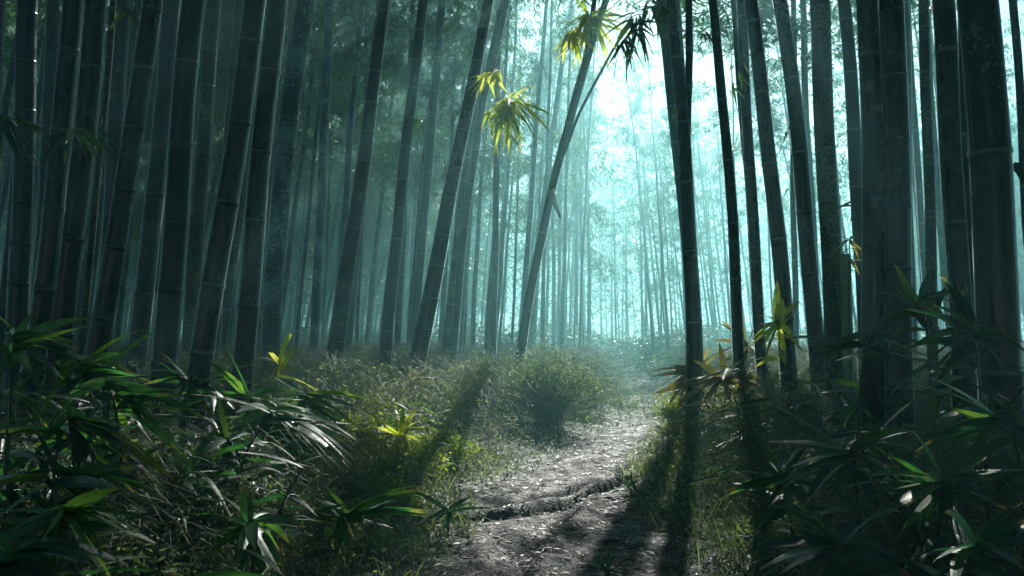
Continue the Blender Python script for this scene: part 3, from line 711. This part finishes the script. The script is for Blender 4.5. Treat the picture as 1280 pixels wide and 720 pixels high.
# ------------------------------------------------------------------ ground cover nobody could count
def cover_height(x, y):
    e = np.abs(x - path_x(y)) - path_half(y)
    h = (.05 + .08 * sstep(y, 8, 14)) + (.22 + .14 * sstep(y, 4.5, 7)) * sstep(e, .0, .9)
    h = h + .12 * sstep(e, .3, 1.4) * vnoise(x * 1.1, y * 1.1, 31)
    return h
crs = np.random.default_rng(9)
def scatter(n, y0, y1, half, emin=0.0, bias=1.0):
    y = y0 + (y1 - y0) * crs.random(n) ** bias; x = crs.uniform(-half, half, n) * np.maximum(y, 3) + 0
    e = np.abs(x - path_x(y)) - path_half(y) + .2 * (vnoise(x * 3, y * 3, 41) - .5)
    keep = ((e > emin) & (crs.random(n) < sstep(e, emin - .05, emin + .5) * .9 + .1)) | (crs.random(n) < .5 * sstep(y, 9, 14))
    return x[keep], y[keep]
g = Geo()
x, y = scatter(110000, 2.4, 24, .75, .02, 1.25); n = len(x)
h = cover_height(x, y) * crs.uniform(.5, 1.35, n)
a = crs.uniform(0, 6.28, n); ln = crs.uniform(.2, 1.1, n) * h
tt = np.linspace(0, 1, 5)
P = np.zeros((n, 5, 3)); P[..., 0] = x[:, None] + np.cos(a)[:, None] * ln[:, None] * tt ** 1.6 + crs.normal(0, .012, (n, 5)); P[..., 1] = y[:, None] + np.sin(a)[:, None] * ln[:, None] * tt ** 1.6 + crs.normal(0, .012, (n, 5))
P[..., 2] = ground_z(x, y)[:, None] - .01 + h[:, None] * np.sin(tt * crs.uniform(1.2, 2.4, n)[:, None]) 
tubes_many(g, P, crs.uniform(.0008, .0018, n) * (1 + y * .03), 3)
og = link('undergrowth', g.mesh('undergrowth', M_DRYTWIG)); tag(og, 'tangle of fine dry twigs and stalks along both path edges', 'undergrowth', kind='stuff')
g = Geo()
x, y = scatter(300000, 2.4, 26, .75, -.04, 1.3); n = len(x)
h = cover_height(x, y); z = ground_z(x, y) + h * crs.random(n) ** .7 * 1.15
a = crs.uniform(0, 6.28, n); L = crs.uniform(.012, .030, n) * (1 + y * .05)
leaves(g, np.stack([x, y, z], -1), np.stack([np.cos(a), np.sin(a), crs.uniform(-.6, .9, n)], -1), L, L * crs.uniform(.25, .5, n), roll=crs.uniform(-1.5, 1.5, n))
link('leaves', g.mesh('leaves', M_COVER, smooth=False), og)['kind'] = 'stuff'
# far ground cover
g = Geo()
x, y = scatter(90000, 24, 60, .8, .0, 1.2); n = len(x); z = ground_z(x, y) + .55 * crs.random(n) ** 1.3
a = crs.uniform(0, 6.28, n); L = crs.uniform(.12, .3, n)
leaves(g, np.stack([x, y, z], -1), np.stack([np.cos(a), np.sin(a), crs.uniform(-.3, .9, n)], -1), L, L * .3)
link('leaves', g.mesh('leaves', M_COVER, smooth=False), og)['kind'] = 'stuff'
# thicket closing the far end of the path
g = Geo(); n = 60000; y = crs.uniform(34, 46, n); x = crs.uniform(-.3, .5, n) * y; z = ground_z(x, y) + (.8 + 1.0 * vnoise(x * .5, y * .5, 71)) * crs.random(n)
a = crs.uniform(0, 6.28, n); L = crs.uniform(.12, .3, n)
leaves(g, np.stack([x, y, z], -1), np.stack([np.cos(a), np.sin(a), crs.uniform(-.3, .9, n)], -1), L, L * .25)
tag(link('thicket', g.mesh('thicket', M_CROWN, smooth=False)), 'dim blue-green thicket closing the far end of the path', 'thicket', kind='stuff')
# grass
g = Geo()
x, y = scatter(90000, 2.3, 16, .75, -.03, 1.2); n = len(x)
patch = vnoise(x * 1.3, y * 1.3, 51); kp = crs.random(n) < sstep(patch, .35, .7); x, y = x[kp], y[kp]; n = len(x)
a = crs.uniform(0, 6.28, n); L = crs.uniform(.08, .26, n) * (1 + .6 * sstep(np.abs(x - path_x(y)), .8, 1.6))
leaves(g, np.stack([x, y, ground_z(x, y) - .005], -1), np.stack([np.cos(a) * .45, np.sin(a) * .45, np.ones(n)], -1), L, .004 + .0006 * y, droop=crs.uniform(.1, .6, n), nseg=3, fold=.1)
tag(link('grass', g.mesh('grass', M_COVER)), 'thin green grass tufts growing at the path edges', 'grass', kind='stuff')
# leaf litter on the path
g = Geo()
n = 20000; y = 2.3 + 14 * crs.random(n) ** 1.5; x = path_x(y) + crs.normal(0, .75, n)
a = crs.uniform(0, 6.28, n); L = .012 + .045 * crs.random(n) ** 2
leaves(g, np.stack([x, y, ground_fine(x, y) + crs.uniform(.002, .014, n)], -1), np.stack([np.cos(a), np.sin(a), crs.uniform(-.08, .25, n)], -1), L, L * crs.uniform(.15, .3, n), droop=0, roll=crs.normal(0, .4, n))
tag(link('leaf_litter', g.mesh('leaf_litter', M_LITTER, smooth=False)), 'dead bamboo leaves strewn over the trodden dirt path', 'leaf litter', kind='stuff')
g = Geo()
n = 2600; y = 2.4 + 9 * crs.random(n) ** 1.4; x = path_x(y) + crs.normal(0, .6, n); a = crs.uniform(0, 6.28, n); L = crs.uniform(.04, .22, n)
tt = np.linspace(-.5, .5, 4); bend = crs.normal(0, .12, n)
P = np.zeros((n, 4, 3)); P[..., 0] = x[:, None] + np.cos(a)[:, None] * L[:, None] * tt - np.sin(a)[:, None] * (bend * L)[:, None] * tt ** 2 * 4
P[..., 1] = y[:, None] + np.sin(a)[:, None] * L[:, None] * tt + np.cos(a)[:, None] * (bend * L)[:, None] * tt ** 2 * 4
P[..., 2] = ground_fine(P[..., 0], P[..., 1]) + .006
tubes_many(g, P, crs.uniform(.001, .003, n), 4)
tag(link('fallen_twigs', g.mesh('fallen_twigs', M_TWIG)), 'small broken twigs scattered on the dirt path', 'twigs', kind='stuff')

# ------------------------------------------------------------------ shrubs
def shrub_mesh(seed, r=.5, h=.6, nt=420, nl=6500, leafL=.035):
    rs = np.random.default_rng(seed); gt = Geo(); gl = Geo()
    a = rs.uniform(0, 6.28, nt); sp = rs.random(nt) ** .6 * r; hh = h * np.sqrt(np.clip(1 - (sp / r) ** 2 * .8, .05, 1)) * rs.uniform(.65, 1.12, nt)
    tt = np.linspace(0, 1, 7); P = np.zeros((nt, 7, 3))
    wig = np.cumsum(rs.normal(0, .02, (nt, 7, 3)), 1)
    P[..., 0] = np.cos(a)[:, None] * sp[:, None] * tt ** .9; P[..., 1] = np.sin(a)[:, None] * sp[:, None] * tt ** .9; P[..., 2] = hh[:, None] * tt ** .8
    P = P + wig * np.array([1, 1, .5]); P[:, 0] = rs.normal(0, .05, (nt, 3)) * [1, 1, 0]
    tubes_many(gt, P, rs.uniform(.0012, .003, nt), 3)
    k = rs.integers(0, nt, nl); u = rs.uniform(.3, 1, nl) ** .7 * 6; i = np.minimum(u.astype(int), 5); f = (u - i)[:, None]
    Q = P[k, i] * (1 - f) + P[k, i + 1] * f + rs.normal(0, .03, (nl, 3)); Q[:, 2] = np.abs(Q[:, 2])
    b = rs.uniform(0, 6.28, nl); L = rs.uniform(.5, 1.3, nl) * leafL
    leaves(gl, Q, np.stack([np.cos(b), np.sin(b), rs.uniform(-.5, .9, nl)], -1), L, L * .38, roll=rs.uniform(-1.5, 1.5, nl))
    return gt.mesh('twigs', M_DRYTWIG), gl.mesh('foliage', M_COVER, smooth=False)
SHR = [shrub_mesh(300 + i, r=.42, h=.5, leafL=[.022, .026, .032, .024][i]) for i in range(4)]
SHR_LONG = [shrub_mesh(320 + i, r=.4, h=.55, nt=160, nl=1500, leafL=.11) for i in range(2)]
M_YELLOW = leaf_material('yellow_green_leaf', [(0, (.07, .14, .03)), (.5, (.16, .24, .04)), (1, (.34, .38, .10))], .5, .5, spec=.3, tboost=1.3)
SHR_Y = [shrub_mesh(340 + i, r=.42, h=.42, nt=260, nl=3200, leafL=.05) for i in range(2)]
for t_, l_ in SHR_Y: l_.materials.clear(); l_.materials.append(M_YELLOW)
def shrub(x, y, s, k, label, group=None, long=False, sz=1.0, yellow=False):
    o = thing('shrub', (x, y, float(ground_z(x, y)) - .02), label, 'shrub', group)
    o.rotation_euler = (0, 0, (x * 7.3 + y * 3.1) % 6.28); o.scale = (s, s, s * sz)
    t, l = SHR_Y[k % 2] if yellow else (SHR_LONG if long else SHR)[k]
    link('twigs', t, o); link('foliage', l, o)
shrub(.36, 9.0, 1.6, 0, 'dense dark twiggy bush bulging over the bend of the path')
shrub(-.35, 9.9, 1.3, 1, 'rounded greyish bush just behind the dense dark one')
shrub(.85, 10.8, 1.1, 2, 'low misty bush tucked behind the dark bush at the path bend')
shrub(-1.0, 8.9, 1.15, 3, 'pale sunlit bush between the sweeping black bamboo and the dark bush', sz=.95)
shrub(-1.35, 7.7, .95, 1, 'bush at the foot of the sweeping curved black bamboo')
shrub(-.75, 7.4, .8, 0, 'low pale bush on the path side of the sweeping black bamboo')
shrub(-.95, 5.8, .85, 2, 'yellow-green bush beside the striped leaf whorl', yellow=True)
shrub(-1.15, 6.9, .9, 1, 'yellow-green bush under the pale upright leaves by the dark grove', yellow=True)
shrub(-.5, 6.1, .6, 0, 'small lime-green bush nearest the ruts on the sunny bank', yellow=True)
shrub(-.62, 5.3, .6, 1, 'low lime-green bush at the lit bank edge, next to the small yellow sprout', yellow=True)
shrub(-.62, 4.4, .5, 2, 'small green tuft bush at the near path edge, mossy looking', yellow=True)
shrub(-.8, 4.1, .55, 0, 'small dark bush where the near bank meets the path')
shrub(1.55, 5.6, .85, 1, 'dark fine-twigged bush on the shaded side of the path')
shrub(1.95, 7.0, 1.1, 2, 'tall fine-twigged bush under the fork-topped black bamboo')
shrub(2.3, 6.2, 1.0, 3, 'dark bush below the smooth leaning black bamboo')
shrub(2.2, 8.9, 1.0, 0, 'bright yellow-green bush behind the fork-topped black bamboo', yellow=True)
shrub(1.9, 9.9, .8, 1, 'low lit green bush at the path side behind the straw-coloured clump', yellow=True)
shrub(3.1, 9.5, 1.2, 1, 'sunlit bush in the slot behind two narrow black bamboos')
shrub(3.6, 7.4, 1.1, 2, 'greenish bush seen through the slot beside the broad speckled bamboo')
shrub(-2.2, 7.0, 1.2, 3, 'shadowy bush behind the whorl of striped leaves')
shrub(-2.6, 9.0, 1.3, 0, 'dim bush in front of the curving pale-ringed bamboo')
shrub(-1.8, 10.5, 1.3, 1, 'blue-grey bush at the dark grove edge behind the sweeping black bamboo')
far_s = []
for k in range(46):
    for _ in range(50):
        y = prs.uniform(11.5, 30); x = prs.uniform(-.5, .42) * y
        if abs(x - float(path_x(y))) > 1.2 and all((x - a) ** 2 + (y - b) ** 2 > 1.0 for a, b in far_s): break
    far_s.append((x, y))
slab = by_landmark(far_s, lambda x, y: 'low hazy bush' if y < 18 else 'faint low misty bush')
for k, (x, y) in enumerate(far_s):
    grp = 'bushes under the dark grove' if x < path_x(y) - 4 else ('misty bushes beside the far path' if x < path_x(y) else 'bushes behind the thick dark culms')
    shrub(x, y, prs.uniform(1.0, 1.6), k % 4, slab[(x, y)], grp)

# ------------------------------------------------------------------ broad leaved dwarf bamboo of the foreground
def fan_plant(hub_px, D, tips, label, W=.036, name='dwarf_bamboo', mat=M_BROAD, extra=10, exL=.22, seed=0, group=None, tilt=.0, dz=.0, root_dx=0):
    """arching stem from the ground to a whorl; tips: (px,py[,width][,dD])"""
    rs = np.random.default_rng(seed + int(hub_px[0] * 3 + hub_px[1]))
    hub = at(hub_px[0], hub_px[1], D)
    gx_ = hub[0] + rs.normal(0, .06) + root_dx; gy_ = D + rs.uniform(-.05, .15)
    zg = float(ground_z(gx_, gy_)); base = np.array([gx_, gy_, zg - .02])
    root = thing(name, (gx_, gy_, zg), label, 'plant', group); o = np.array([gx_, gy_, zg])
    s = np.linspace(0, 1, 12)[:, None]; mid = np.array([base[0] + (hub[0] - base[0]) * .2, base[1], zg + (hub[2] - zg) * .75 + .1])
    P = (1 - s) ** 2 * base + 2 * s * (1 - s) * mid + s ** 2 * hub - o
    g = Geo(); tube(g, P, np.linspace(.0065, .0035, 12), 7)
    Bs, Ds, Ls, Ws, Dr = [], [], [], [], []
    hl = hub - o
    for t in tips:
        w = t[2] if len(t) > 2 else W * rs.uniform(.85, 1.2); dD = t[3] if len(t) > 3 else rs.normal(0, .10)
        tip = at(t[0], t[1], D + dD) - o
        b = P[-1 - rs.integers(0, 3)] + rs.normal(0, .008, 3)
        d = tip - b; L = np.linalg.norm(d); dr = rs.uniform(.08, .30)
        d = d + np.array([0, 0, dr * L])                      # the tip still lands where it should
        L2 = np.linalg.norm(d)
        Bs.append(b); Ds.append(d); Ls.append(L2); Ws.append(min(w, L2 * .25)); Dr.append(dr * L / L2)
    for k in range(len(tips) * 2):
        q = tips[k % len(tips)]; tip = at(q[0] + rs.normal(0, 26), q[1] + rs.normal(0, 22), D + rs.normal(0, .16)) - o
        b = P[-1 - rs.integers(0, 4)]; d = (tip - b) * rs.uniform(.65, 1.05); L = np.linalg.norm(d); dr = rs.uniform(.1, .35); d = d + np.array([0, 0, dr * L]); L2 = np.linalg.norm(d)
        Bs.append(b); Ds.append(d); Ls.append(L2); Ws.append(min(W * rs.uniform(.6, 1.1), L2 * .2)); Dr.append(dr * L / L2)
    for k in range(extra):
        b = P[rs.integers(5, 12)]; az = rs.uniform(0, 6.28)
        Bs.append(b); Ds.append([math.cos(az), math.sin(az), rs.uniform(-.5, .45)]); L = exL * rs.uniform(.55, 1.15)
        Ls.append(L); Ws.append(min(W, L * .2)); Dr.append(rs.uniform(.15, .5))
    n = len(Bs); g2 = Geo()
    leaves(g2, np.array(Bs), np.array(Ds), np.array(Ls), np.array(Ws), droop=np.array(Dr), nseg=12, roll=rs.normal(0, .55, n), fold=.22, rnd=rs.random(n))
    link('stem', g.mesh('stem', M_STEM), root); link('leaves', g2.mesh('leaves', mat), root)
    return root

fan_plant((18, 418), 2.7, [(118, 397), (64, 470), (92, 438), (-40, 380), (-30, 440), (60, 400)], 'dwarf bamboo reaching highest at the picture edge on the dark bank', mat=M_BROAD_LIT)
fan_plant((92, 446), 2.8, [(150, 441), (184, 474), (186, 411), (160, 503), (48, 520, .06), (30, 432), (70, 500)], 'dwarf bamboo with a bright yellow-green leaf in front of the leaning black culms', mat=M_BROAD_LIT)
fan_plant((132, 478), 2.6, [(272, 534), (232, 506), (222, 562), (70, 505), (180, 530), (250, 470)], 'dwarf bamboo whose longest arching leaf points to the big leaning culm', mat=M_BROAD_LIT)
fan_plant((85, 520), 2.3, [(174, 548), (162, 577), (100, 596), (4, 545), (220, 602), (140, 500)], 'dwarf bamboo with teal leaves in the middle of the leafy bank')
fan_plant((66, 588), 2.1, [(214, 616), (180, 640), (-10, 605), (132, 656), (20, 560), (170, 585)], 'dwarf bamboo with one long flat leaf catching light along its top')
fan_plant((85, 632), 1.9, [(118, 685, .05), (186, 673, .045), (16, 662), (52, 716), (150, 610), (130, 720)], 'low dwarf bamboo with a brilliant white-teal leaf near the bottom corner', mat=M_BROAD_LIT)
fan_plant((20, 690), 1.7, [(100, 705), (160, 706), (60, 680), (-20, 660), (80, 740)], 'lowest dwarf bamboo crouching in the bottom corner')
fan_plant((312, 497), 4.2, [(262, 453), (252, 498), (345, 540), (432, 560), (456, 571), (396, 520), (300, 548), (380, 500)], 'striped-leaf whorl growing at the foot of the white-edged black bamboo', W=.045, exL=.3, mat=M_BROAD_LIT)
fan_plant((338, 512), 4.0, [(427, 600), (402, 576), (380, 592), (457, 588), (360, 562), (420, 540), (440, 620)], 'arching sheaf of long striped leaves sweeping toward the path', W=.045, exL=.34, mat=M_BROAD_LIT)
fan_plant((372, 490), 4.6, [(470, 520), (450, 555), (430, 505), (490, 560), (340, 470), (400, 545)], 'striped sheaf farther along the bank, leaves pointing at the path', W=.04, exL=.3, mat=M_BROAD_LIT)
fan_plant((285, 548), 3.4, [(344, 592), (310, 604), (248, 520), (270, 592), (352, 560), (240, 570)], 'dark whorl in the shade under the white-edged black bamboo')
fan_plant((232, 600), 3.0, [(212, 656), (266, 640), (198, 616), (247, 555), (290, 620), (215, 560)], 'upright dark dwarf bamboo with a small yellow leaf tip', mat=M_BROAD_LIT)
fan_plant((312, 652), 2.5, [(358, 724), (334, 738), (268, 690), (378, 660), (300, 610), (350, 690)], 'low fan of white-rimmed leaves at the bottom of the bank', mat=M_BROAD_LIT)
fan_plant((438, 650), 3.4, [(530, 612), (398, 690), (492, 660), (458, 702), (540, 642), (400, 625)], 'low green rosette at the near path edge', exL=.16, mat=M_BROAD_LIT)
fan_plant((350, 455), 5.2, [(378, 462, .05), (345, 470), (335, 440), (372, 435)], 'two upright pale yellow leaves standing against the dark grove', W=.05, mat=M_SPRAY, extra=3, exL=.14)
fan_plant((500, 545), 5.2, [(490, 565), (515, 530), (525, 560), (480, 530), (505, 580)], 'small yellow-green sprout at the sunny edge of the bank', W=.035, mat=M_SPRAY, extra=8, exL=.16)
fan_plant((512, 478), 8.2, [(545, 470), (540, 500), (490, 505), (475, 480), (530, 520), (500, 460)], 'dry curled leaf tuft wrapped around the foot of the sweeping black bamboo', W=.06, mat=M_DRY, extra=16, exL=.36)
fan_plant((240, 470), 4.0, [(330, 455), (180, 480), (200, 440), (290, 500), (230, 520)], 'thin-leaved dark sprig between the two big black leaning culms', extra=8)
fan_plant((560, 640), 4.2, [(600, 650), (530, 620), (590, 620), (520, 660)], 'tiny green rosette touching the dirt of the path', extra=8, exL=.1, W=.02)
# beside the opening and on the shaded side
fan_plant((872, 462), 9.3, [(812, 492, .07), (822, 476), (836, 438, .06), (856, 436), (845, 505), (830, 460), (905, 440)], 'dry straw-coloured leaf clump glowing behind the fork-topped bamboo', W=.07, mat=M_DRY, extra=26, exL=.5)
fan_plant((906, 470), 6.4, [(842, 512), (838, 492), (870, 520), (866, 450), (962, 492), (950, 455), (930, 510)], 'fan of long straw-green leaves across the foot of the fork-topped bamboo', W=.05, mat=M_DRY, extra=14, exL=.36)
fan_plant((972, 402), 6.2, [(938, 432, .09), (950, 405), (1003, 440, .08), (978, 372), (955, 455), (1000, 378)], 'broad yellow-green leaves shining between the smooth black bamboo and the opening', W=.075, mat=M_SPRAY, extra=8, exL=.25)
fan_plant((935, 430), 8.6, [(900, 400), (960, 380), (915, 440), (975, 450), (890, 425)], 'straw-like tuft standing in the bright gap behind the narrow black culms', W=.05, mat=M_DRY, extra=20, exL=.4)
fan_plant((1092, 414), 3.6, [(978, 424, .035), (1152, 372), (1038, 452), (1172, 452), (1160, 408), (1020, 440)], 'dark dwarf bamboo holding one long bluish leaf across the thick pair')
fan_plant((1062, 300), 5.6, [(1032, 288, .02), (1090, 330), (1040, 320), (1075, 345)], 'orange-tipped thin sprig hanging beside the pale stump', W=.02, extra=3, exL=.15, mat=M_DRY)
fan_plant((1214, 405), 3.0, [(1138, 474, .04), (1112, 384), (1258, 432), (1300, 455), (1125, 440), (1180, 350)], 'glossy arching dwarf bamboo before the thickest culm')
fan_plant((1150, 376), 3.5, [(1106, 396), (1206, 362), (1118, 330), (1190, 410), (1170, 330)], 'green-leaved dwarf bamboo leaning on the three-ringed culm')
fan_plant((1062, 562), 2.6, [(956, 553), (962, 612), (1000, 642), (1136, 540), (1104, 604), (985, 585)], 'dark dwarf bamboo with thin rim-lit leaves beside the shaded path edge')
fan_plant((1184, 602), 2.3, [(1052, 610), (1290, 588), (1096, 652), (1246, 646), (1086, 560), (1150, 680)], 'wide flat dwarf bamboo sprawling low under the thick culms')
fan_plant((1244, 520), 2.5, [(1146, 482), (1300, 500), (1158, 560), (1300, 560), (1200, 590)], 'dark dwarf bamboo in front of the foot of the thickest culm')
fan_plant((1052, 682), 2.2, [(928, 692), (958, 650), (1132, 702), (1102, 640), (1000, 720)], 'glistening low dwarf bamboo near the bottom edge by the path')
fan_plant((1222, 684), 2.0, [(1130, 700), (1290, 650), (1180, 640), (1290, 720), (1160, 730)], 'glistening dwarf bamboo in the bottom corner beneath the thickest culm')
fan_plant((980, 600), 3.2, [(905, 615), (930, 570), (1040, 590), (950, 650), (1010, 560)], 'small dark dwarf bamboo hanging over the shaded path edge')
fan_plant((760, 722), 3.3, [(735, 700), (790, 705), (745, 690), (772, 690)], 'tiny pale sprig growing in the middle of the near path', W=.015, extra=4, exL=.06)
fan_plant((785, 612), 5.4, [(778, 590), (800, 600), (770, 620)], 'tiny bright green sprout at the grassy inside of the ruts', W=.02, extra=4, exL=.07)

# fill plants: variants copied over both banks
def whorl_variant(seed, h, n_st=3, L=.30, W=.026):
    rs = np.random.default_rng(seed); g = Geo(); g2 = Geo(); Bs, Ds, Ls, Ws, Dr = [], [], [], [], []
    for s_ in range(n_st):
        az = rs.uniform(0, 6.28); hh = h * rs.uniform(.6, 1.1); out = rs.uniform(.05, .3)
        s = np.linspace(0, 1, 10); P = np.stack([np.cos(az) * out * s ** 2, np.sin(az) * out * s ** 2, hh * s], -1) + rs.normal(0, .02, 3) * [1, 1, 0]
        P[0, 2] = -.03
        tube(g, P, np.linspace(.006, .003, 10), 5)
        for k in range(rs.integers(7, 12)):
            i = rs.integers(4, 10); a = rs.uniform(0, 6.28); Bs.append(P[i]); Ds.append([math.cos(a), math.sin(a), rs.uniform(-.35, .6)])
            l = L * rs.uniform(.6, 1.25); Ls.append(l); Ws.append(W * rs.uniform(.8, 1.15)); Dr.append(rs.uniform(.15, .55))
    n = len(Bs); leaves(g2, np.array(Bs), np.array(Ds), np.array(Ls), np.array(Ws), droop=np.array(Dr), nseg=9, roll=rs.normal(0, .5, n), rnd=rs.random(n))
    return g.mesh('stem', M_STEM), g2.mesh('leaves', M_BROAD)
WV = [whorl_variant(400 + i, [.35, .5, .62, .45, .28, .55][i], 3) for i in range(6)]
frs = np.random.default_rng(77); pts = []; FILL = []
def fill(n, xf, yr, smin, smax, group, mind=.22, mat=None):
    for _ in range(n):
        for t in range(60):
            y = frs.uniform(*yr); x = frs.uniform(*xf) * y
            if abs(x - float(path_x(y))) < path_half(y) + .3: continue
            if all((x - a) ** 2 + (y - b) ** 2 > mind ** 2 for a, b in pts): break
        else: continue
        pts.append((x, y)); FILL.append((x, y, frs.uniform(smin, smax), int(frs.integers(6)), frs.uniform(0, 6.28), group, mat))
fill(34, (-.66, -.28), (2.0, 4.2), .7, 1.1, 'dwarf bamboos filling the leafy bank')
fill(22, (-.62, -.3), (4.2, 8), .9, 1.3, 'dwarf bamboos at the feet of the leaning culms')
fill(22, (-.34, -.08), (4.2, 8.5), .45, .8, 'yellow-green sprouts on the sunny bank', mat='bright')
fill(34, (.26, .66), (2.0, 4.4), .6, 1.0, 'dwarf bamboos below the thick straight culms')
fill(24, (.24, .6), (4.4, 8), .8, 1.25, 'dwarf bamboos among the thick straight culms')
WB = []
for st_, lf_ in WV[:3]:
    c_ = lf_.copy(); c_.materials.clear(); c_.materials.append(M_BROAD_LIT); WB.append((st_, c_))  # same leaves recoloured in the painted sunlit tone
kindf = {(x, y): (mt, s_) for x, y, s_, k_, a_, g_, mt in FILL}
flab = by_landmark([(f[0], f[1]) for f in FILL], lambda x, y: ('bright yellow-green sprout' if kindf[(x, y)][0] else ('near' if y < 3 else 'middle-row' if y < 4.4 else 'back-row') + (' tall' if kindf[(x, y)][1] > .95 else ' short') + ' dark dwarf bamboo'))
for x, y, s_, k_, a_, g_, mt in FILL:
    o = thing('dwarf_bamboo', (x, y, float(ground_z(x, y))), flab[(x, y)], 'plant', g_)
    o.rotation_euler = (0, 0, a_); o.scale = (s_, s_, s_)
    st_, lf_ = WB[k_ % 3] if mt else WV[k_]
    link('stem', st_, o); link('leaves', lf_, o)
